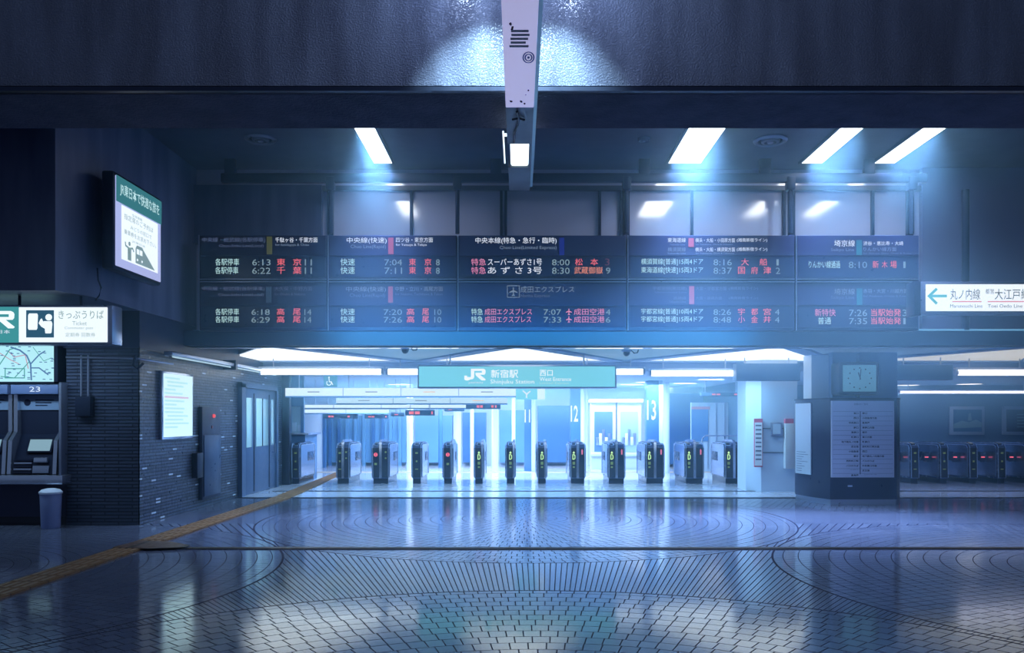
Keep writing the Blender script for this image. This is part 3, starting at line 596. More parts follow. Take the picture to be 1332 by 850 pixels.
# ------------------------------------------------------------------ ticket machines, map, counter, bin
Dm = 12.2
t = thing('route_map', (-7.6, Dm, 2.1), 'backlit route map panel above the ticket machines', 'map')
mp = MB().box(-9.2, wx(72, Dm), Dm-.02, Dm+.2, wz(497, Dm), wz(449, Dm)+.1).build('light_panel', G_map, t)
MB().box(wx(72, Dm), wx(77, Dm), Dm-.04, Dm+.2, wz(497, Dm), wz(449, Dm)+.1).box(-9.2, wx(72, Dm), Dm-.04, Dm+.2, wz(497, Dm)-.02, wz(497, Dm)).build('frame', M_dark, t)
def mpx(pts): return [(wx(x, Dm)+9, wz(y, Dm)) for x, y in pts]
cols = [glow('line_blue', (.12, .30, .65), .6), glow('line_teal', (.10, .55, .55), .6), glow('line_rose', (.75, .40, .55), .7)]
lines_ = [([(15, 452), (27, 456), (36, 463), (41, 474), (42, 495)], 0, .022), ([(41, 474), (52, 462), (60, 457)], 0, .018), ([(42, 479), (52, 479), (64, 488)], 0, .018), ([(0, 476), (8, 464), (14, 455), (22, 453)], 1, .014), ([(2, 490), (20, 492), (33, 478), (40, 470)], 1, .012), ([(13, 458), (20, 465), (34, 462), (38, 480)], 2, .012), ([(0, 459), (14, 468), (26, 474)], 2, .01), ([(8, 480), (33, 480), (33, 492), (8, 492), (8, 480)], 1, .014), ([(44, 452), (58, 470), (68, 466)], 1, .008)]
for pts, c, wd in lines_:
    f = Flat((-9, Dm-.022, 0), (1, 0, 0), (0, 0, 1), .002); f.stroke(mpx(pts), wd); f.build('route_line', cols[c], mp)
f = Flat((-9, Dm-.024, 0), (1, 0, 0), (0, 0, 1), .002)
for k in range(46):
    x, y = random.uniform(0, 70), random.uniform(451, 495); (X_, Z_), = mpx([(x, y)]); f.rect(X_, Z_, X_+.04, Z_+.012)
f.build('map_print', cols[0], mp)
def ticket_machine(cx, lb, num):
    """cx = centre X of the unit (width .72), front at Y 12.0 lower ledge"""
    t = thing('ticket_machine', (cx, Dm, .75), lb, 'ticket machine', 'ticket machines above the steel counter')
    w_ = .36; y = Dm
    MB().box(cx-w_+.01, cx+w_-.01, y+.22, y+.40, .75, 2.06).build('back_panel', M_navy, t)
    h = MB().box(cx-w_+.01, cx+w_-.01, y-.03, y+.24, 1.93, 2.07, bev=.01).build('number_panel', mat('blue_grey', (.10, .15, .30), .4), t)
    if num: lettering(num, (cx-.07, y-.032, 1.965), (1, 0, 0), (0, 0, 1), .16, .075, T_w, h)
    n = MB().box(cx-w_+.05, cx+w_-.05, y+.14, y+.24, 1.70, 1.92).build('notice_panel', mat('notice', (.16, .24, .38), .4), t)
    f = Flat((cx-.2, y+.138, 1.78), (1, 0, 0), (0, 0, 1), .002); f.disc(0, .03, .05); f.rect(.12, .06, .4, .075); f.rect(.12, .02, .36, .035); f.rect(.12, -.02, .3, -.005); f.build('notice_print', M_dark, n)
    MB().box(cx-w_+.05, cx+w_-.05, y+.16, y+.24, 1.32, 1.70).build('dark_display', M_black, t)
    prof = [(y+.24, 1.93), (y+.07, 1.93), (y+.07, 1.38), (y-.06, 1.25), (y-.10, .76), (y+.24, .76)]
    for s in (-1, 1): MB().prism(prof, cx+s*(w_-.055), cx+s*w_, 'yz').build('side_cheek', M_steel, t)
    pr = [(y+.20, 1.34), (y+.16, 1.34), (y-.03, .93), (y-.06, .76), (y+.20, .76)]
    c = MB().prism(pr, cx-w_+.055, cx+w_-.055, 'yz').build('control_face', M_black, t)
    q = Matrix.Translation((cx+.05, y+.055, 1.17)) @ Matrix.Rotation(math.radians(-24), 4, 'X')
    MB().box(-.19, .19, -.022, .0, -.115, .115, bev=.01, mtx=q).build('screen_bezel', M_dark, c)
    MB().box(-.16, .16, -.028, -.02, -.09, .09, mtx=q).build('touch_screen', glow('touch', (.35, .60, .75), .6), c)
    q2 = Matrix.Translation((cx, y-.045, .86)) @ Matrix.Rotation(math.radians(-8), 4, 'X')
    for i in range(5): MB().box(-.28, -.02, -.02, 0, -.09+i*.045, -.065+i*.045, mtx=q2).build('coin_slot', M_alu if i % 2 else M_dark, c)
    MB().box(.02, .22, -.06, 0, .06, .14, bev=.015, mtx=q2).build('ticket_mouth', M_steel, c)
    MB().box(0, .24, -.03, 0, -.09, .02, bev=.006, mtx=q2).build('change_tray', M_alu, c)
    return t
ticket_machine(wx(46, Dm), 'ticket machine numbered 23, the whole one next to the brick wall', '23')
ticket_machine(wx(46, Dm)-.745, 'ticket machine cut by the left edge, next to machine number 23', None)
t = thing('steel_counter', (-7.6, Dm, 0), 'brushed steel counter ledge under the ticket machines', 'counter')
MB().box(-9.4, wx(82, 12.0), 11.98, 12.6, .62, .75, bev=.012).build('ledge', M_steel, t)
MB().box(-9.4, wx(82, 12.2), 12.28, 12.6, .12, .62).build('lower_panel', M_navy, t)
MB().box(-9.4, wx(82, 12.2), 12.34, 12.6, 0, .12).build('kick_plate', M_black, t)
tag(MB().box(wx(78.6, 12.1), wx(82, 12.1), 12.05, 12.5, .75, 2.1, bev=.01).build('end_panel', M_alu, at=(wx(80, 12.1), 12.2, .75)), 'upright aluminium strip between machine number 23 and the brick wall', 'trim panel')
D_b = 11.9; bx_ = wx(66, D_b)
t = thing('waste_bin', (bx_, D_b, 0), 'round grey-blue waste bin with a domed lid at the brick corner beside the counter', 'waste bin')
MB().lathe([(.115, 0), (.125, .02), (.142, .49), (.15, .50), (.145, .505)], (bx_, D_b, 0)).build('bin_body', mat('bin_blue', (.25, .32, .58), .35), t)
MB().lathe([(.152, .495), (.155, .52), (.12, .555), (.05, .572), (.001, .575)], (bx_, D_b, 0)).build('bin_lid', M_white, t)

# brick wall fixtures
t = thing('junction_box', (wx(112, 12.2), 12.2, 2.0), 'small dark box with two conduits on the front brick face', 'junction box')
q = rect(102, 516, 122, 542, 12.2); MB().box(q[0], q[1], 12.1, 12.22, q[2], q[3], bev=.01).build('case', M_dark, t)
for px in (107, 116): MB().cyl((wx(px, 12.2), 12.17, q[3]), (wx(px, 12.2), 12.17, 2.5), .013).build('conduit', M_alu, t)
t = thing('wall_pipe', (-6, 12.1, 2.42), 'thin horizontal pipe high across the brick corner', 'pipe')
MB().tube([(-6.62, 12.14, 2.47), (-5.56, 12.14, 2.45), (-5.5, 12.2, 2.44), (-5.5, 13.2, 2.44)], .016).build('pipe', M_alu, t)
MB().tube([(-5.58, 12.1, 2.5), (-5.62, 12.08, 2.35), (-5.55, 12.08, 2.3), (-5.48, 12.12, 2.38)], .02).build('loose_cable', M_dark, t)
# strip light along the wall
t = thing('wall_strip_lamp', (-5.45, 15, 2.6), 'long slim lamp running along the top of the brick side wall', 'lamp')
MB().box(-5.52, -5.38, 12.9, 15.7, 2.56, 2.62, bev=.01).box(-5.52, -5.38, 15.85, 18.6, 2.56, 2.62, bev=.01).build('tray', M_alu, t)
for a_, b_ in ((13.0, 15.6), (15.95, 18.5)): MB().cyl((-5.42, a_, 2.54), (-5.42, b_, 2.54), .013).build('tube', glow('wall_tube', (.5, .8, 1), .8), t)
MB().box(-5.6, -5.36, 15.72, 15.82, 2.5, 2.68).build('bracket', M_dark, t)
# poster
XW = -5.6
def yw(px, X=XW): return X*F/(px-CX)
t = thing('light_box_poster', (XW, 13.5, 1.25), 'bright backlit pale cyan poster in a steel frame on the brick side wall', 'poster')
ya, yb = yw(207), yw(246)
MB().box(XW, XW+.06, ya-.03, yb+.03, 1.24, 2.32, bev=.01).build('frame', M_steel, t)
pn = MB().box(XW+.055, XW+.066, ya+.02, yb-.02, 1.28, 2.28).build('light_panel', glow('poster_pale', (.62, .92, 1), 1.1), t)
for i in range(14):
    z = 2.2-i*.06; L_ = random.uniform(.3, .95)*(yb-ya-.1); y0_ = ya+.05+random.choice((0, .0, .1))
    MB().box(XW+.066, XW+.069, y0_, min(yb-.05, y0_+L_), z, z+.03).build('text_line', (glow('pl1', (.48, .84, .92), 1.0) if i != 5 else glow('pl2', (.7, .6, .85), .9)), pn)
# hose cabinet
t = thing('hydrant_cabinet', (XW, 14.9, .16), 'tall narrow dark metal cabinet with a red lamp on the brick side wall', 'cabinet')
ya, yb = yw(258), yw(282)
MB().box(XW, XW+.07, ya, yb, .15, 1.78, bev=.008).build('case', M_navy, t)
MB().box(XW+.07, XW+.09, ya+.05, yb-.03, .2, 1.28, bev=.008).build('door', mat('cab_door', (.04, .07, .16), .3), t)
MB().lathe([(.035, 0), (.03, .03), (.001, .045)], (XW+.07, ya+.52, 1.62), axis='x').build('alarm_lamp', glow('red_lamp', (1, .12, .15), .8), t)
MB().lathe([(.028, 0), (.028, .012), (.001, .015)], (XW+.07, ya+.45, 1.42), axis='x').build('alarm_button', mat('button_red', (.3, .05, .06), .4), t)
MB().box(XW, XW+.10, ya-.3, ya-.03, .55, .98, bev=.012).build('side_box', M_dark, t)
# door in the side wall (structure)
ya, yb = yw(309), yw(357)
d = struct(MB().box(XW, XW+.09, ya, yw(314), 0, 2.28).box(XW, XW+.09, yw(355.5), yb, 0, 2.28).box(XW, XW+.09, ya, yb, 2.2, 2.3).build('door_1_frame', mat('door_frame', (.06, .10, .20), .4)))
ya, yb = yw(314.2), yw(355)
dn = empty('door_1', (XW, ya, 0)); struct(dn)
MB().box(XW, XW+.05, ya+.01, yb-.01, .01, 2.19, bev=.006).build('door_leaf', mat('door_grey_blue', (.06, .10, .20), .35), dn)
L_ = yb-ya
MB().box(XW+.05, XW+.06, ya+.35*L_, ya+.74*L_, .98, 2.0, bev=.004).build('window_pane', mat('door_glass', (.45, .62, .66), .08, spec=1), dn)
for a_, b_ in ((.06, .22), (.85, .95)): MB().box(XW+.05, XW+.058, ya+a_*L_, ya+b_*L_, .98, 2.0, bev=.004).build('side_pane', mat('door_glass'), dn)
MB().box(XW+.06, XW+.07, ya+.54*L_, ya+.56*L_, .98, 2.0).box(XW+.05, XW+.06, ya+.28*L_, ya+.31*L_, .05, 2.1).box(XW+.05, XW+.06, ya+.78*L_, ya+.8*L_, .05, 2.1).build('glazing_bar', M_dark, dn)
MB().tube([(XW+.05, yb-.25, 1.0), (XW+.12, yb-.25, 1.0), (XW+.12, yb-.25, .82), (XW+.05, yb-.25, .82)], .014).build('door_handle', M_steel, dn)

# ------------------------------------------------------------------ station sign
Dj = 16.0
t = thing('station_sign', (0, Dj, 2.16), 'wide glowing aqua station name sign with a white JR logo, hanging over the gates', 'sign')
q = rect(543, 475, 802, 505.5, Dj)
MB().box(q[0], q[1], Dj, Dj+.25, q[2], q[3], bev=.012).build('housing', M_alu, t)
fp = MB().box(q[0]+.03, q[1]-.03, Dj-.01, Dj+.01, q[2]+.03, q[3]-.03).build('light_face', G_jr, t)
for px in (585, 760): MB().cyl((wx(px, Dj), Dj+.12, q[3]), (wx(px, Dj), Dj+.12, 3.03), .015).build('hanger', M_alu, t)
jr_logo((wx(604, Dj), Dj-.013, wz(495.5, Dj)), (1, 0, 0), (0, 0, 1), wx(632, Dj)-wx(604, Dj), wz(480, Dj)-wz(495.5, Dj), G_sign, fp)
tpx('JAPAN', 609, 497, 628, 500, Dj-.012, T_w, fp)
tpx('新宿駅', 638.5, 481, 674, 492, Dj-.012, G_sign, fp, 'lettering', .008); tpx('Shinjuku Station', 638, 494, 695, 501, Dj-.012, G_sign, fp)
tpx('西口', 702, 481.5, 719, 489.5, Dj-.012, G_sign, fp, 'lettering', .008); tpx('West Entrance', 702, 491, 743, 496, Dj-.012, G_sign, fp); tpx('Limited Express', 702, 497, 740, 501, Dj-.012, T_led, fp)

# ------------------------------------------------------------------ arrow sign at right
Da = 13.2
t = thing('arrow_sign', (wx(1255, Da), Da, wz(408, Da)), 'bright white direction sign with a left arrow, beside the departure boards at the right edge', 'sign')
xa = wx(1189, Da); MB().box(xa, 9.4, Da, Da+.24, wz(409, Da), wz(366.5, Da), bev=.015).build('housing', M_alu, t)
MB().box(xa-.01, xa+.10, Da-.02, Da+.26, wz(411, Da), wz(366, Da), bev=.012).build('end_cap', M_dark, t)
fa = MB().box(wx(1204, Da), 9.35, Da-.012, Da+.01, wz(405, Da), wz(370, Da), bev=.01).build('light_face', G_sign, t)
for px in (1256, 1320): MB().box(wx(px, Da)-.03, wx(px, Da)+.03, Da+.24, 13.84 if px < 1300 else 14.32, 3.4, 3.5).build('wall_arm', M_dark, t)
f = Flat((0, Da-.014, 0), (1, 0, 0), (0, 0, 1), .003)
def PA(x, y): return (wx(x, Da), wz(y, Da))
f.stroke([PA(1208, 385.5), PA(1231, 385.5)], .042); f.stroke([PA(1218, 376), PA(1208, 385.5), PA(1218, 395.5)], .042); f.build('arrow', glow('arrow_teal', (.12, .58, .68), .8), fa)
T_dk = mat('text_dark', (.1, .13, .15), .6)
tpx('丸ノ内線', 1236, 376, 1275, 390, Da-.014, T_dk, fa); tpx('都営', 1282, 376, 1293, 382.5, Da-.014, T_dk, fa); tpx('大江戸線', 1294, 376, 1339, 390, Da-.014, T_dk, fa)
tpx('Marunouchi Line', 1236, 396, 1278, 400.5, Da-.014, T_dk, fa); tpx('Toei Oedo Line', 1285, 396, 1330, 400.5, Da-.014, T_dk, fa)
f = Flat((0, Da-.014, 0), (1, 0, 0), (0, 0, 1), .003); f.rect(*PA(1238, 393.5), *PA(1276, 392)); f.rect(*PA(1284, 393.5), *PA(1335, 392)); f.build('red_underline', glow('under_red', (.9, .35, .42), .8), fa)
xp = wx(1256, 13.9)
tag(MB().cyl((xp, 13.9, 3.05), (xp, 13.9, 5.4), .06, seg=20).build('support_post', M_dark, at=(xp, 13.9, 3.05)), 'thick dark post standing behind the white arrow sign', 'post')

# ------------------------------------------------------------------ coffer lights in the zigzag ceiling
def coffer(pts, m, lb):
    cx = sum(p[0] for p in pts)/3; cy = sum(p[1] for p in pts)/3
    t = thing('coffer_lamp', (cx, cy, 3.0), lb, 'ceiling lamp', 'luminous triangles between the low ceiling ribs')
    sh = [(cx+(x-cx)*.86, cy+(y-cy)*.90) for x, y in pts]
    MB().prism(sh, 2.83, 2.86, 'xy').build('diffuser', m, t)
    sh2 = [(cx+(x-cx)*.89, cy+(y-cy)*.93) for x, y in pts]
    MB().prism(sh2, 2.86, 3.018, 'xy').build('tray', M_alu, t)
G_dim = glow('coffer_dim', (.16, .40, .72), .5); G_warm = glow('coffer_warm', (.72, .78, .74), .7)  # the dim blue glow stands in for light on plaster panels
coffer([zig[3], zig[4], zig[5]], G_cof, 'bright white triangular ceiling light right above the station name sign')
coffer([zig[1], zig[2], zig[3]], G_cof, 'bright triangular ceiling light above the end of the brick side wall')
coffer([zig[5], zig[6], zig[7]], G_cof, 'bright triangular ceiling light between station sign and clock column')
coffer([zig[7], zig[8], zig[9]], G_warm, 'pale warm triangular ceiling light in the dim right hall')
coffer([zig[2], zig[4], zig[3]], G_dim, 'soft blue triangular ceiling panel left of the light above the station sign')
coffer([zig[4], zig[6], zig[5]], G_dim, 'soft blue triangular ceiling panel right of the light above the station sign')
coffer([zig[6], zig[8], zig[7]], glow('coffer_dark', (.10, .17, .34), .4), 'dull unlit triangular ceiling panel above the clock column')  # no lamp here: weak emission stands in for light on the panel

# ------------------------------------------------------------------ tube lamps
def tube_lamp(pa, pb, py, D, lb, m=G_tube, r=.062):
    x0, x1, z = wx(pa, D), wx(pb, D), wz(py, D)
    t = thing('tube_lamp', ((x0+x1)/2, D, z), lb, 'lamp', 'horizontal tube lamps hung across the low ceiling')
    MB().cyl((x0+.05, D, z), (x1-.05, D, z), r, seg=16).build('tube', m, t)
    for a_ in (x0, x1-.05): MB().cyl((a_, D, z), (a_+.05, D, z), r*1.05, seg=16).build('end_cap', M_alu, t)
    MB().box(x0, x1, D-.05, D+.05, z+r, z+r+.04, bev=.005).build('reflector', M_white, t)
    for a_ in (x0+.3, x1-.3): MB().cyl((a_, D, z+r+.03), (a_, D, 2.84 if D < 18.3 else 2.62), .012).build('hanger', M_alu, t)
tube_lamp(337, 499, 484, 17.4, 'long glowing tube lamp left of the station sign, near the brick wall')
tube_lamp(502, 600, 484, 17.4, 'glowing tube lamp that slips behind the left end of the station sign')
tube_lamp(745, 839, 484, 17.4, 'glowing tube lamp that slips behind the right end of the station sign')
tube_lamp(844, 962, 486, 17.4, 'long glowing tube lamp right of the station sign, ending at the blank blue box')
tube_lamp(1242, 1345, 485, 17.4, 'thick glowing tube lamp in the dim right hall', glow('tube_violet', (.72, .78, 1), 3))
tube_lamp(1168, 1345, 510.5, 24.5, 'thin long tube lamp far back in the dim right hall', glow('tube_violet2', (.62, .74, 1), 2), .04)
for i, (px, py, lb) in enumerate(((891, 498.5, 'nearest'), (862, 504.5, 'second'), (843, 497, 'high'), (925, 493.5, 'right'), (822, 500, 'left'), (520, 500, 'a'), (1180, 501, 'b'), (1205, 505, 'c'), (1261, 499.5, 'd'))):
    zc = 2.62; D = (zc-EYE)*F/(CY-py); x = wx(px, D)
    lbs = {'nearest': 'round ceiling downlight between the pillar marked 13 and the white column', 'second': 'round ceiling downlight above the blue pillar marked 13', 'high': 'round ceiling downlight just left and nearer than the pillar 13 one', 'right': 'round ceiling downlight close to the blank blue hanging box', 'left': 'round ceiling downlight beside the right end of the station sign', 'a': 'round ceiling downlight beside the left end of the station sign', 'b': 'round ceiling downlight by the clock column in the right hall', 'c': 'round ceiling downlight, middle one in the dim right hall', 'd': 'round ceiling downlight beneath the thick tube lamp in the right hall'}
    t = thing('downlight', (x, D, zc), lbs[lb], 'lamp', 'round downlights in the hall ceiling'); r = .36
    MB().lathe([(r*1.12, 0), (r*1.1, -.012), (r, -.015), (r, 0)], (x, D, zc)).build('rim', M_alu, t)
    MB().lathe([(r, -.002), (r*.97, -.012), (.001, -.013)], (x, D, zc)).build('diffuser', glow('downlight', (.80, .92, 1), 2.5), t)

# ------------------------------------------------------------------ hanging fare boards (pale strips) and LED gate signs
def strip_board(pa, pb, y0_, y1_, D, lb, m):
    q = rect(pa, y0_, pb, y1_, D)
    t = thing('fare_board', ((q[0]+q[1])/2, D, q[2]), lb, 'fare board', 'pale luminous strip boards over the left gates')
    p = MB().box(q[0], q[1], D, D+.12, q[2], q[3], bev=.008).build('light_face', m, t)
    MB().box(q[0], q[1], D-.02, D+.14, q[2]-.03, q[2], bev=.005).build('bottom_rail', mat('rail_blue', (.12, .3, .6), .4), t)
    n = max(2, int((q[1]-q[0])/1.1))
    for i in range(1, n): x = q[0]+(q[1]-q[0])*i/n; MB().box(x-.006, x+.006, D-.004, D, q[2], q[3]).build('panel_joint', mat('rail_blue'), p)
    for i in range(n):
        x = q[0]+(q[1]-q[0])*(i+.5)/n; zc = (q[2]+q[3])/2
        if (q[3]-q[2]) > .1: MB().box(x-.15, x+.12, D-.004, D, zc-.01, zc+.012).build('print_line', (T_mid, glow('print_gold', (.9, .65, .35), .9))[i == 2], p)
    for x in (q[0]+.3, q[1]-.3): MB().cyl((x, D+.06, q[3]), (x, D+.06, 2.63), .012).build('hanger', M_alu, t)
G_s1 = glow('strip_pale', (.66, .88, 1), 1.05); G_s2 = glow('strip_pale2', (.55, .82, 1), .9)
strip_board(371, 672, 505, 515.5, 18.9, 'pale luminous strip board highest and nearest, just below the station sign', G_s1)
strip_board(437, 660, 518, 525, 19.9, 'pale luminous strip board second from the top, starting right of the wheelchair symbol', G_s2)
strip_board(372, 620, 527, 531, 21.0, 'thin pale luminous strip board third from the top', G_s1)
strip_board(395, 505, 533, 537.5, 22.5, 'short thin pale strip board, lowest of its stack', G_s1)
LEDH = mat('led_case', (.04, .10, .22), .35)
for pa, pb, y0_, y1_, D, reds, lb in ((420, 465, 539, 545, 22.6, [(427, 434), (452, 455)], 'slim dark LED gate sign farthest left, over the first gate'),
        (474, 505, 539.5, 545, 22.6, [(479, 487), (501, 503)], 'slim dark LED gate sign over the second gate'),
        (508, 526, 537, 542, 21.9, [(513, 518)], 'short slim dark LED gate sign left of the larger one over the third gate'),
        (527, 565, 533.5, 541, 20.9, [(532, 546), (561, 563)], 'larger slim dark LED gate sign over the third gate'),
        (578, 604, 531, 535.5, 21.9, [(583, 588)], 'short slim dark LED gate sign over the fourth gate'),
        (606, 651, 525.5, 532.5, 20.6, [(620, 628), (639, 642), (644, 646)], 'large slim dark LED gate sign over the fifth gate'),
        (912, 964, 510.5, 516, 22.0, [(926, 937), (955, 959)], 'slim dark LED gate sign over the two rightmost central gates')):
    q = rect(pa, y0_, pb, y1_, D)
    t = thing('led_gate_sign', ((q[0]+q[1])/2, D, q[2]), lb, 'LED sign', 'slim dark LED signs over the gates')
    c = MB().box(q[0], q[1], D, D+.14, q[2], q[3], bev=.015).build('case', LEDH, t)
    for a_, b_ in reds: tpx('■■' if b_-a_ > 5 else '■', a_, y0_+2, b_, y1_-1.8, D-.004, T_red, c, 'red_display')
    for x in (q[0]+.12, q[1]-.12): MB().cyl((x, D+.07, q[3]), (x, D+.07, 2.63), .01).build('hanger', M_alu, t)
# wheelchair sign and small aqua sign
D = 18.6; q = rect(421, 489, 438, 503.5, D)
t = thing('wheelchair_sign', (wx(429, D), D, q[2]), 'small square blue wheelchair access sign hanging over the first gate', 'sign')
p = MB().box(q[0], q[1], D, D+.1, q[2], q[3], bev=.01).build('panel', glow('wheel_blue', (.06, .34, .60), .7), t)
f = Flat((0, D-.004, 0), (1, 0, 0), (0, 0, 1), .003)
P_ = lambda x, y: (wx(x, D), wz(y, D))
f.stroke([P_(428+3*math.cos(a*math.pi/8), 498.5+3*math.sin(a*math.pi/8)) for a in range(-2, 11)], .016); f.stroke([P_(428, 492.5), P_(428.4, 497), P_(431, 497), P_(433, 501)], .018); f.disc(*P_(428, 491.3), .018); f.build('wheelchair_symbol', G_sign, p)
MB().cyl((wx(429, D), D+.05, q[3]), (wx(429, D), D+.05, 2.63), .012).build('hanger', M_alu, t)
D = 18.8; q = rect(671, 506, 699, 520, D)
t = thing('exit_sign', (wx(685, D), D, q[2]), 'small aqua sign with white beside it, hanging directly under the station sign', 'sign')
p = MB().box(q[0], q[1], D, D+.1, q[2], q[3], bev=.01).build('aqua_panel', G_jr, t)
MB().box(q[1], wx(709, D), D, D+.1, q[2], q[3], bev=.01).build('white_panel', G_s1, t)
f = Flat((0, D-.004, 0), (1, 0, 0), (0, 0, 1), .003); f.stroke([P_(680, 508.5), P_(685, 513), P_(685, 518)], .03); f.stroke([P_(685, 513), P_(690, 509)], .03); f.build('arrow', T_w, p)
MB().cyl((wx(685, D), D+.05, q[3]), (wx(685, D), D+.05, 2.63), .012).build('hanger', M_alu, t)
# blank blue hanging boxes
for pa, pb, ya_, yb_, D, lb in ((958, 1041, 473, 495.5, 17.0, 'blank blue box sign hanging beside the white column'), (1166, 1240, 475, 494.5, 17.0, 'blank dark blue box sign hanging right of the clock column')):
    q = rect(pa, ya_, pb, yb_, D)
    t = thing('blank_sign', ((q[0]+q[1])/2, D, q[2]), lb, 'sign')
    MB().box(q[0], q[1], D, D+.3, q[2], q[3], bev=.012).build('housing', mat('sign_blue', (.05, .13, .30), .4), t)
    for x in (q[0]+.2, q[1]-.2): MB().cyl((x, D+.12, q[3]), (x, D+.12, 3.03), .014).build('hanger', M_alu, t)
# number pillars
for n, px0, px1, D, y0_, y1_, tx0, tx1, ty0, ty1, nt_ in (('11', 682, 691, 24.8, 519, 602, 682.5, 689.5, 533, 550, 'left of the pillar marked 12'), ('12', 742, 755, 24.0, 512, 604, 742.5, 752, 527.5, 549, 'between those marked 11 and 13'), ('13', 841, 857, 22.8, 508, 606, 841.5, 853.5, 520.5, 547, 'nearest and largest of the number pillars')):
    x0, x1 = wx(px0, D), wx(px1, D)
    t = thing('number_pillar', ((x0+x1)/2, D, 0), f'blue platform number pillar marked {n}, {nt_}', 'pillar', 'blue number pillars behind the gates')
    p = MB().box(x0, x1, D, D+.35, .004, 2.62, bev=.01).build('shaft', mat('pillar_blue', (.06, .16, .38), .3), t)
    tpx(n, tx0, ty0, tx1, ty1, D-.006, G_sign, p, 'number', .02)
    MB().box(x1, x1+.12, D+.02, D+.3, .004, 2.62, bev=.02).build('steel_edge', M_white, t)
# shop windows, kiosk wall and shutter in the hall
def shop(pa, y0_, pb, y1_, D, lb, kind):
    q = rect(pa, y0_, pb, y1_, D); z0 = max(.004, q[2])
    t = thing('shop_window', ((q[0]+q[1])/2, D, .004), lb, 'shop window')
    MB().box(q[0], q[1], D+.02, D+.4, .004, q[3]).build('body', M_white, t)
    MB().box(q[0]+.10, q[1]-.10, D, D+.02, .55, q[3]-.28).build('glass', mat('shop_glass_'+kind, (.10, .20, .50) if kind == 'a' else (.35, .50, .70), .12, spec=.9), t)
    MB().box(q[0]-.03, q[1]+.03, D-.12, D+.02, .42, .52, bev=.01).build('sill', M_white, t)
    for i in range(5):
        x = q[0]+.2+i*(q[1]-q[0]-.4)/4; MB().box(x-.05, x+.04, D-.02, D, .75, 1.0+.12*(i % 3), bev=.01).build('display_item', M_white if i % 2 else M_alu, t)
    MB().box(q[0]-.05, q[1]+.05, D-.1, D+.4, q[3], q[3]+.1, bev=.01).build('canopy_edge', M_white, t)
shop(769, 524, 801, 603, 25.6, 'shop window with deep blue glass just right of pillar 12', 'a')
shop(803, 524, 834, 603, 25.6, 'shop window with pale glass just left of pillar 13', 'b')
D = 24.6; q = rect(899, 524, 976, 606, D)
t = thing('shutter_wall', (wx(938, D), D, .004), 'pale ribbed metal partition behind the rightmost central gates', 'partition')
MB().box(q[0], q[1], D, D+.1, .004, q[3]).build('panel', mat('shutter', (.42, .55, .72), .4), t)
for i in range(1, 7): x = q[0]+(q[1]-q[0])*i/7; MB().box(x-.012, x+.012, D-.02, D, .1, q[3]-.05).build('rib', M_alu, t)
MB().box(q[0], q[0]+.5, D-.03, D, .9, q[3]-.15).build('notice', mat('notice_blue', (.10, .24, .50), .4), t)
MB().box(q[0], q[0]+.55, D-.035, D-.03, q[3]-.2, q[3]-.12).build('notice_header', mat('notice_pink', (.55, .25, .35), .4), t)
t = thing('handrail', (5.3, 21.9, .004), 'low rounded steel handrail just behind the rightmost central gates', 'handrail')
xa, xb = wx(913, 21.9), wx(972, 21.9)
MB().tube([(xa, 21.9, .004), (xa, 21.9, 1.0), (xa+.03, 21.9, 1.08), (xa+.1, 21.9, 1.12), (xb, 21.9, 1.12)], .02).build('rail', M_steel, t)
MB().tube([((xa+xb)/2, 21.9, .004), ((xa+xb)/2, 21.9, 1.12)], .018).tube([(xb-.02, 21.9, .004), (xb-.02, 21.9, 1.12)], .018).build('post', M_steel, t)
# ticket office at the left end
t = thing('ticket_office', (-6.1, 21, .004), 'dark blue staffed ticket window with a counter ledge at the left end of the gates', 'booth')
D = 20.6
MB().box(-7.4, wx(397, D), D, D+1.2, .004, wz(566, D)).build('base', mat('booth_blue', (.07, .15, .32), .4), t)
MB().box(-7.4, wx(403, D), D-.12, D+1.2, wz(566, D), wz(563.5, D), bev=.01).build('counter_ledge', M_alu, t)
wf = MB().box(wx(375, D), wx(379, D), D, D+.1, wz(564, D), wz(528, D)).box(wx(391, D), wx(395, D), D, D+.1, wz(564, D), wz(528, D)).box(-7.4, wx(395, D), D, D+.1, wz(529, D), 2.62).box(-7.4, wx(375, D), D, D+.1, wz(564, D), wz(529, D)).build('window_frame', mat('booth_frame', (.10, .22, .45), .4), t)
MB().box(wx(379, D), wx(391, D), D+.03, D+.06, wz(564, D), wz(529, D)).build('window_glass', mat('booth_glass', (.5, .65, .8), .15, spec=.8), t)
MB().box(wx(380, D), wx(385, D), D+.02, D+.03, wz(562, D), wz(550, D)).box(wx(386.5, D), wx(390.5, D), D+.02, D+.03, wz(562, D), wz(553, D)).build('notice', M_white, t)
# glowing partition beside it
D = 26.4; q = rect(396, 533, 421, 603, D)
t = thing('white_partition', (wx(408, D), D, .004), 'plain white partition between the ticket office and the blue stair bay', 'partition')
MB().box(q[0], q[1], D, D+.15, .004, q[3]+.1, bev=.01).build('panel', M_white, t); MB().box(q[1]-.03, q[1]+.05, D-.02, D+.17, .004, q[3]+.15).build('edge_post', M_hallblue, t)

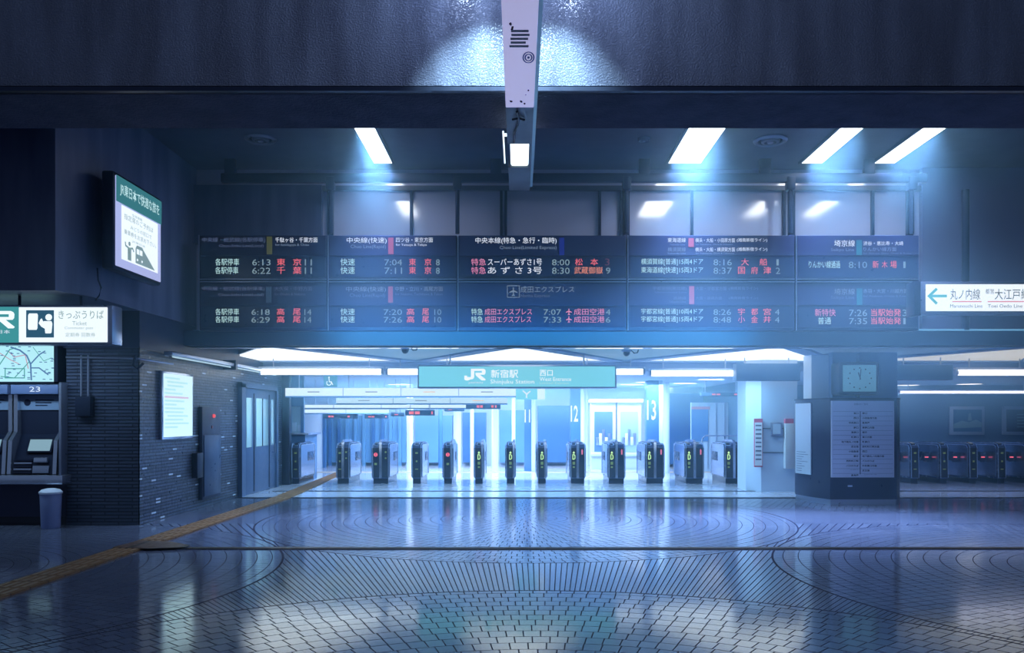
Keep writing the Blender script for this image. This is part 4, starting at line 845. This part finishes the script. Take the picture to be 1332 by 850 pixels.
# ------------------------------------------------------------------ ticket gates
M_gside = mat('gate_steel', (.40, .46, .60), .18, .9); M_gdark = mat('gate_navy', (.03, .055, .13), .25); M_gtrim = mat('gate_rim', (.55, .66, .82), .2, .9)
G_green = glow('gate_green', (.62, 1, .38), 1.0); G_red = glow('gate_red', (1, .14, .22), 1.0); G_yg = mat('gate_olive', (.12, .16, .05), .5, 0, (.30, .42, .10), .14)
def gate_profile(y0, y1, z0, z1, r, k=6):
    pts = [(y0, z0), (y1, z0)]
    for i in range(k+1): a = math.pi/2*i/k; pts.append((y1-r+r*math.cos(a), z1-r+r*math.sin(a)))
    for i in range(k+1): a = math.pi/2+math.pi/2*i/k; pts.append((y0+r+r*math.cos(a), z1-r+r*math.sin(a)))
    return pts
def make_gate(w_, icon, hood, wide, flaps=False, L_=1.45):
    """front face at local y=0, x centred; hood = side of the raised sensor spine (-1, 0 or 1)"""
    t = empty('ticket_gate', (0, 0, 0)); h = .95; x0, x1 = -w_/2, w_/2
    MB().box(x0+.02, x1-.02, .04, L_-.03, 0, .12).build('plinth', M_black, t)
    MB().prism(gate_profile(0, L_, .12, h, .10), x0+.012, x1-.012, 'yz').build('body', M_gdark, t)
    for s in (-1, 1):
        a, b = (x0-.008, x0+.012) if s < 0 else (x1-.012, x1+.008)
        sp_ = MB().prism(gate_profile(.05, L_-.02, .16, h-.02, .10), a, b, 'yz').build('side_panel', M_gside, t)
        xs = x0-.01 if s < 0 else x1+.01
        pr = gate_profile(.05, L_-.02, .16, h-.02, .10)
        MB().tube([(xs, p[0], p[1]) for p in pr[1:]]+[(xs, .05, .16)], .011, 6).build('rim', M_gtrim, sp_)
        MB().box(xs-.004, xs+.004, L_*.5, L_*.93, .52, .74, bev=.003).build('dark_inset', M_gdark, sp_)
    fx0, fx1 = (x0+.02, x1-.02)
    fp = MB().box(fx0, fx1, -.012, .01, .15, .86, bev=.006).build('front_panel', M_black, t)
    for s in (-1, 1):
        xs = x0+.012 if s < 0 else x1-.012; MB().tube([(xs, -.012, .14), (xs, -.012, .86), (xs, .03, .93), (xs, .12, .965), (xs, L_-.1, .965)], .012, 6).build('edge_rim', M_gtrim, t)
    cx = (x0+x1)/2 if not wide else (x0+.085 if icon != 'g' else x0+.085)
    # top: sloped reader pad and dark cover
    MB().prism([(.02, .90), (.30, .95), (.30, .985), (.10, .965), (.02, .93)], cx-.055, cx+.055, 'yz').build('card_reader', M_gtrim, t)
    MB().prism([(.06, .955), (.24, .98), (.24, .992), (.06, .966)], cx-.04, cx+.04, 'yz').build('reader_pad', M_black, t)
    MB().prism([(.35, .94), (.45, .99), (L_-.3, .99), (L_-.12, .94)], x0+.03, x1-.03, 'yz').build('top_cover', M_gdark, t)
    if hood:
        hx0, hx1 = {1: (x1-.055, x1-.005), -1: (x0+.005, x0+.055), 2: (-.03, .03)}[hood]
        pr = [(.0, .13), (.0, .95), (.04, 1.03), (.12, 1.055), (L_*.55, 1.055), (L_*.75, 1.0), (L_*.85, .93), (L_*.85, .13)]
        MB().prism([(y-.02, z) for y, z in pr], hx0, hx1, 'yz').build('sensor_spine', M_gside, t)
    f = Flat((cx, -.014, 0), (1, 0, 0), (0, 0, 1), .004)
    if icon == 'g':
        f.poly([(0, .785), (-.032, .735), (-.012, .735), (-.012, .72), (.012, .72), (.012, .735), (.032, .735)])
        f.stroke([(-.024, .70), (.008, .70), (.028, .675), (.028, .61), (.008, .59), (-.024, .59)], .018, True); f.build('go_symbol', G_green, fp)
        f = Flat((cx, -.014, 0), (1, 0, 0), (0, 0, 1), .003); f.rect(-.03, .46, .03, .53); f.rect(-.025, .38, .025, .42); f.build('ticket_slot', G_yg, fp)
    elif icon == 'r':
        f.stroke([(.036*math.cos(a*math.pi/8), .70+.036*math.sin(a*math.pi/8)) for a in range(16)], .02, True); f.rect(-.03, .69, .03, .71); f.build('stop_symbol', G_red, fp)
        f = Flat((cx, -.014, 0), (1, 0, 0), (0, 0, 1), .003); f.rect(-.03, .45, .03, .50); f.build('ticket_slot', G_yg, fp)
    else:
        f.rect(-.03, .72, .03, .76); f.rect(-.02, .52, .02, .56); f.rect(-.035, .34, .035, .36); f.build('ticket_slot', G_yg, fp)
    if wide:
        f = Flat((x1-.075, -.014, 0), (1, 0, 0), (0, 0, 1), .003)
        if icon == 'g': f.poly([(-.016, .70), (.016, .70), (.02, .80), (0, .84), (-.02, .80)]); f.build('side_lamp', mat('lamp_rose', (.4, .08, .12), .4, 0, (.9, .2, .3), .5), fp)
        else: f.rect(-.02, .74, .02, .78); f.rect(-.02, .60, .02, .63); f.build('side_slot', G_yg, fp)
    if flaps:
        for s in (-1, 1):
            xa = x1 if s > 0 else x0; fl = MB().box(min(xa, xa+s*.17), max(xa, xa+s*.17), .45, .49, .50, .74, bev=.02).build('flap', M_gdark, t)
            ff = Flat((xa+s*.10, .448, .62), (1, 0, 0), (0, 0, 1), .004); ff.rect(-.045, -.014, .045, .014); ff.build('red_bar', G_red, fl)
    return t
protos = {}
gates = [  # px of the front's centre, width, icon, hood side, wide, label
 (446, .31, None, 2, True, 'ticket gate farthest left of the open row, no lit symbol on its front'),
 (495, .40, 'r', 2, True, 'wide ticket gate second from the left with a red stop symbol'),
 (542, .23, None, 0, False, 'narrow low ticket gate without a lit symbol, third from the left'),
 (582.5, .23, 'r', 1, False, 'narrow ticket gate with a red stop symbol beside the first green one'),
 (623, .22, 'g', 1, False, 'first narrow ticket gate with a green arrow, nearest the red symbols'),
 (664, .22, 'g', 1, False, 'narrow green-arrow ticket gate straight below the station sign'),
 (705, .22, 'g', 1, False, 'narrow green-arrow ticket gate in front of the pillar marked 11'),
 (751.5, .36, 'g', 2, True, 'wide green-arrow ticket gate in front of the pillar marked 12'),
 (802, .40, 'g', 2, True, 'wide green-arrow ticket gate in front of the pale shop window'),
 (852, .44, 'g', 2, True, 'wide green-arrow ticket gate in front of the pillar marked 13'),
 (903.5, .44, 'g', 2, True, 'wide green-arrow ticket gate before the pale ribbed partition'),
 (955, .44, 'g', 2, True, 'wide green-arrow ticket gate right beside the white column')]
for px, w_, icon, hood, wide, lb in gates:
    k = (w_, icon, hood, wide)
    if k in protos: g = copy_tree(protos[k])
    else: g = protos[k] = make_gate(w_, icon, hood, wide)
    g.location = (wx(px, 20), 20, .004); tag(g, lb, 'ticket gate', 'ticket gates across the hall entrance')
gr = None
rl = ['ticket gate right behind the edge of the map pillar, dim right hall', 'ticket gate with red-barred flaps, second from the map pillar', 'ticket gate with red-barred flaps, third from the map pillar', 'dim ticket gate with flaps, fourth from the map pillar', 'dim ticket gate cut by the right edge, farthest from the map pillar']
for px, lb in zip((1190, 1228, 1266, 1303, 1341), rl):
    if gr is None: g = gr = make_gate(.20, 'x', 0, False, True, 1.4)
    else: g = copy_tree(gr)
    g.location = (wx(px, 20), 20, .004); tag(g, lb, 'ticket gate', 'flap ticket gates in the right hall')
t = make_gate(.20, 'x', 0, False); t.location = (wx(386, 20.05), 19.95, .004); t.name = 'staffed_gate'
tag(t, 'steel gate panel beside the staffed ticket window, at the orange path', 'ticket gate')

# ------------------------------------------------------------------ white column with notices
struct(MB().prism([(4.92, 18.0), (5.18, 17.75), (5.95, 17.75), (6.05, 18.8), (4.95, 18.8)], .0, 3.0, 'xy').build('column_white', mat('column_white', (.48, .60, .78), .35)))
struct(MB().cyl((wx(976, 18.3), 18.2, .01), (wx(976, 18.3), 18.2, 2.25), .12, seg=24).build('column_round', M_white))
struct(MB().box(5.18, 5.96, 17.735, 17.75, 1.355, 1.365).box(5.18, 5.96, 17.735, 17.75, .84, .85).build('trim_50', M_dark))
D = 17.70; q = rect(981, 545, 992, 608, D)
t = thing('notice_sheet', (wx(986, D), D, q[2]), 'tall white notice with a red border on the white column', 'notice')
MB().box(q[0], q[1], D, D+.03, q[2], q[3]).build('red_border', mat('border_red', (.55, .12, .22), .5), t)
p = MB().box(q[0]+.012, q[1]-.012, D-.008, D, q[2]+.03, q[3]-.08).build('sheet', mat('paper', (.75, .82, .92), .6), t)
for i in range(9): MB().box(q[0]+.03, q[1]-.03, D-.010, D-.008, q[3]-.16-i*.09, q[3]-.13-i*.09).build('text_line', mat('ink', (.15, .18, .28), .6), p)
q = rect(1003, 550, 1017, 567, D)
t = thing('control_box', (wx(1010, D), D, q[2]), 'small square grey box on the flat face of the white column', 'control box')
MB().box(q[0], q[1], D-.03, 17.75, q[2], q[3], bev=.01).build('case', M_alu, t); MB().box(q[0]+.03, q[1]-.03, D-.036, D-.03, q[2]+.03, q[3]-.03).build('face_plate', mat('plate', (.5, .62, .78), .4), t)
q = rect(1020, 545, 1035, 610, D)
t = thing('leaflet_rack', (wx(1027, D), D, q[2]), 'pale upright leaflet board with a red top, between the white column and the map pillar', 'notice')
MB().box(q[0], q[1], D-.08, 17.75, q[2], q[3]-.1, bev=.01).build('board', mat('paper2', (.55, .60, .68), .6), t); MB().box(q[0]+.01, q[1]-.06, D-.05, 17.75, q[3]-.1, q[3]).build('red_header', mat('border_red'), t)

# ------------------------------------------------------------------ map pillar (information kiosk) and clock column
t = thing('information_pillar', (6.4, 15.8, 0), 'low dark faceted pillar with white station guide panels, standing before the clock column', 'information pillar')
zt = wz(520, 15.1)
A, B_, Cc, Dd, E_ = (5.38, 16.15), (5.66, 15.1), (6.87, 15.1), (7.02, 15.3), (7.1, 16.4)
foot = [A, (5.50, 15.55), B_, Cc, Dd, E_, (5.45, 16.4)]
MB().prism(foot, .10, zt, 'xy').build('body', mat('kiosk_navy', (.02, .03, .08), .3), t)
def inset(p, k): cx, cy = 6.3, 15.7; return (cx+(p[0]-cx)*k, cy+(p[1]-cy)*k)
MB().prism([inset(p, .985) for p in foot], 0, .1, 'xy').build('plinth', M_alu, t)
MB().prism([inset(p, 1.012) for p in foot], zt, zt+.03, 'xy').build('top_rim', M_dark, t)
q = rect(1081, 521.5, 1163, 621.5, 15.08)
gp = MB().box(q[0], q[1], 15.07, 15.1, q[2], q[3], bev=.004).build('guide_panel', mat('guide_white', (.66, .70, .84), .22, spec=.8), t)
f = Flat((q[0], 15.068, q[2]), (1, 0, 0), (0, 0, 1), .002); W_, H_ = q[1]-q[0], q[3]-q[2]
for i in range(14): y = H_*(.86-i*.062); f.rect(.03, y-.003, W_-.03, y+.0015)
f.build('ruled_lines', mat('rule_grey', (.16, .2, .3), .6), gp)
f = Flat((q[0], 15.066, q[2]), (1, 0, 0), (0, 0, 1), .002)
f.rect(W_*.45, .06, W_*.465, H_*.86)
f.build('centre_line', mat('ink'), gp)
words_ = ['東口', '西口', '中央東口', '南口', '東南口', '新南口', '地下鉄丸ノ内線', '京王線', '小田急線', '都庁', '西武新宿駅', 'バスのりば', '新宿御苑', '高島屋']
for i in range(14):
    y = H_*(.83-i*.062)
    s = words_[i]; L_ = len(s)*.044
    lettering(s, (q[0]+W_*.43-L_, 15.066, q[2]+y-.012), (1, 0, 0), (0, 0, 1), L_, .038, mat('deep_ink', (.01, .015, .05), .6), gp, 'lettering', .02)
    s = words_[(i*5+3) % 14]+('方面' if i % 2 else ''); L_ = len(s)*.044
    lettering(s, (q[0]+W_*.49, 15.066, q[2]+y-.012), (1, 0, 0), (0, 0, 1), L_, .038, mat('deep_ink'), gp, 'lettering', .02)
lettering('駅構内のご案内', (q[0]+W_*.36, 15.066, q[2]+H_*.94), (1, 0, 0), (0, 0, 1), .25, .04, mat('ink'), gp)
# left face panel (follows the slanting side)
a = Vector((5.50, 15.55, 0)); b = Vector((5.38, 16.15, 0)); u = (a-b).normalized(); nrm = Vector((u.y, -u.x, 0))
if nrm.x > 0: nrm = -nrm
def slab(name, p, u, w0, w1, z0, z1, n, th, m, parent):
    bm = MB(); P4 = [p+u*w0, p+u*w1, p+u*w1+n*th, p+u*w0+n*th]
    return bm.prism([(v.x, v.y) for v in P4], z0, z1, 'xy').build(name, m, parent)
L_ = (a-b).length
lp = slab('side_map_panel', b, u, .03, L_-.03, wz(617, 15.8), wz(525, 15.8), nrm, .02, mat('map_white', (.50, .60, .74), .12, spec=1), t)
f = Flat(b+nrm*.021+Vector((0, 0, .55)), u, (0, 0, 1), .002); 
for i in range(9): f.rect(.08, .02+i*.045, .1+random.uniform(.15, .4), .03+i*.045)
f.build('map_print', mat('ink'), lp)
MB().box(5.98, 6.06, 15.085, 15.1, .33, .36).build('lock', M_alu, t)
# clock column behind
struct(MB().box(5.95, 7.18, 15.75, 16.5, 0, 3.0).build('column_clock', mat('column_blue', (.13, .22, .42), .35)))
struct(MB().box(5.62, 5.95, 15.95, 16.4, 1.96, 2.8).build('column_side_panel', mat('panel_pale', (.55, .66, .80), .35)))
struct(MB().box(6.4, 6.52, 15.6, 15.75, 1.9, 2.8).build('trim_51', mat('column_blue')))
D = 15.3; q = rect(1092, 471, 1144, 514, D)
t = thing('station_clock', (wx(1118, D), D, q[2]), 'square rounded clock with a pale teal face above the map pillar', 'clock')
MB().box(q[0], q[1], D, D+.45, q[2], q[3], bev=.05, seg=4).build('case', M_dark, t)
fc = MB().box(q[0]+.06, q[1]-.06, D-.012, D+.02, q[2]+.06, q[3]-.06, bev=.012).build('clock_face', mat('clock_teal', (.22, .42, .46), .25, 0, (.12, .32, .38), .35), t)
cx, cz = (q[0]+q[1])/2, (q[2]+q[3])/2
f = Flat((cx, D-.014, cz), (1, 0, 0), (0, 0, 1), .003)
for i in range(12):
    a_ = i*math.pi/6; f.disc(.21*math.cos(a_), .19*math.sin(a_), .014, n=8)
f.build('hour_marks', M_dark, fc)
f = Flat((cx, D-.018, cz), (1, 0, 0), (0, 0, 1), .003); f.stroke([(0, -.03), (.02, .17)], .014); f.build('minute_hand', M_dark, fc)
f = Flat((cx, D-.022, cz), (1, 0, 0), (0, 0, 1), .003); f.stroke([(.01, -.02), (-.03, .11)], .018); f.build('hour_hand', M_dark, fc)
# framed pictures in the right hall
for pa, pb, lb, c in ((1236, 1281, 'framed blue landscape picture on the teal wall of the right hall', (.05, .14, .26)), (1305, 1352, 'framed dark notice at the right edge on the teal wall', (.03, .05, .10))):
    D = 25.9; q = rect(pa, 529, pb, 566, D)
    t = thing('framed_picture', ((q[0]+q[1])/2, D, q[2]), lb, 'picture')
    MB().box(q[0], q[1], D, D+.1, q[2], q[3], bev=.015).build('frame', mat('frame_grey', (.25, .34, .46), .35), t)
    p = MB().box(q[0]+.1, q[1]-.1, D-.012, D, q[2]+.1, q[3]-.1).build('print', mat('print_'+str(pa), c, .3), t)
    f = Flat((q[0]+.1, D-.014, q[2]+.1), (1, 0, 0), (0, 0, 1), .002); W_, H_ = q[1]-q[0]-.2, q[3]-q[2]-.2
    if pa == 1236: f.poly([(0, H_*.35), (W_*.3, H_*.5), (W_*.55, H_*.42), (W_*.8, H_*.55), (W_, H_*.4), (W_, H_*.2), (0, H_*.15)]); f.poly([(W_*.5, H_*.5), (W_*.65, H_*.5), (W_*.6, H_*.85), (W_*.53, H_*.8)]); f.build('scenery', mat('scenery', (.16, .28, .34), .5), p)
    else:
        for i in range(5): f.rect(W_*.35, H_*(.2+i*.14), W_*(.9-.05*(i % 3)), H_*(.24+i*.14))
        f.build('text_line', mat('scenery'), p)
# cctv cameras under the low ceiling
for px, py, D, lb in ((527, 446, 14.6, 'small domed security camera under the low ceiling left of the station sign'), (815, 455, 15.2, 'small security camera and bracket under the low ceiling right of the station sign')):
    x, z = wx(px, D), 2.83
    t = thing('security_camera', (x, D, z), lb, 'camera', 'security cameras under the low ceiling')
    MB().lathe([(.09, 0), (.09, -.03), (.07, -.04)], (x, D, z)).build('mount', M_lowceil, t)
    MB().lathe([(.065, -.04), (.06, -.08), (.035, -.11), (.001, -.12)], (x, D, z)).build('dome', M_dark, t)
    MB().tube([(x+.08, D, z), (x+.14, D, z-.06), (x+.2, D, z-.05), (x+.22, D, z)], .012).build('cable', M_dark, t)

# ------------------------------------------------------------------ haze in the air
hz = MB().box(-5.58, 16.9, 9.1, 27.9, .02, 5.88).build('haze', None)
tag(hz, 'thin blue haze hanging in the air of the concourse', 'haze', kind='stuff')
m = bpy.data.materials.new('haze'); m.use_nodes = True; nt = m.node_tree; nt.nodes.remove(nt.nodes['Principled BSDF'])
v = nt.nodes.new('ShaderNodeVolumeScatter'); v.inputs['Color'].default_value = (.55, .78, 1, 1); v.inputs['Anisotropy'].default_value = .3
v.inputs['Color'].default_value = (.42, .80, 1, 1)
g = nt.nodes.new('ShaderNodeNewGeometry'); sp = nt.nodes.new('ShaderNodeSeparateXYZ'); nt.links.new(g.outputs['Position'], sp.inputs[0])
r = nt.nodes.new('ShaderNodeMapRange'); r.inputs['From Min'].default_value = 0; r.inputs['From Max'].default_value = 6
c = nt.nodes.new('ShaderNodeValToRGB'); e = c.color_ramp.elements     # density peaks at board height, shaped to give the cyan glow there
for e_, (p_, d_) in zip([e[0], e[1], e.new(.42), e.new(.55), e.new(.66)], ((.22, .065), (1, .07), (.42, .55), (.55, .55), (.72, .10))): e_.position = p_; e_.color = (d_, d_, d_, 1)
k = nt.nodes.new('ShaderNodeMath'); k.operation = 'MULTIPLY'; k.inputs[1].default_value = .085
nt.links.new(sp.outputs[2], r.inputs['Value']); nt.links.new(r.outputs['Result'], c.inputs['Fac']); nt.links.new(c.outputs['Color'], k.inputs[0]); nt.links.new(k.outputs[0], v.inputs['Density'])
nt.links.new(v.outputs[0], nt.nodes['Material Output'].inputs['Volume']); hz.data.materials.append(m)
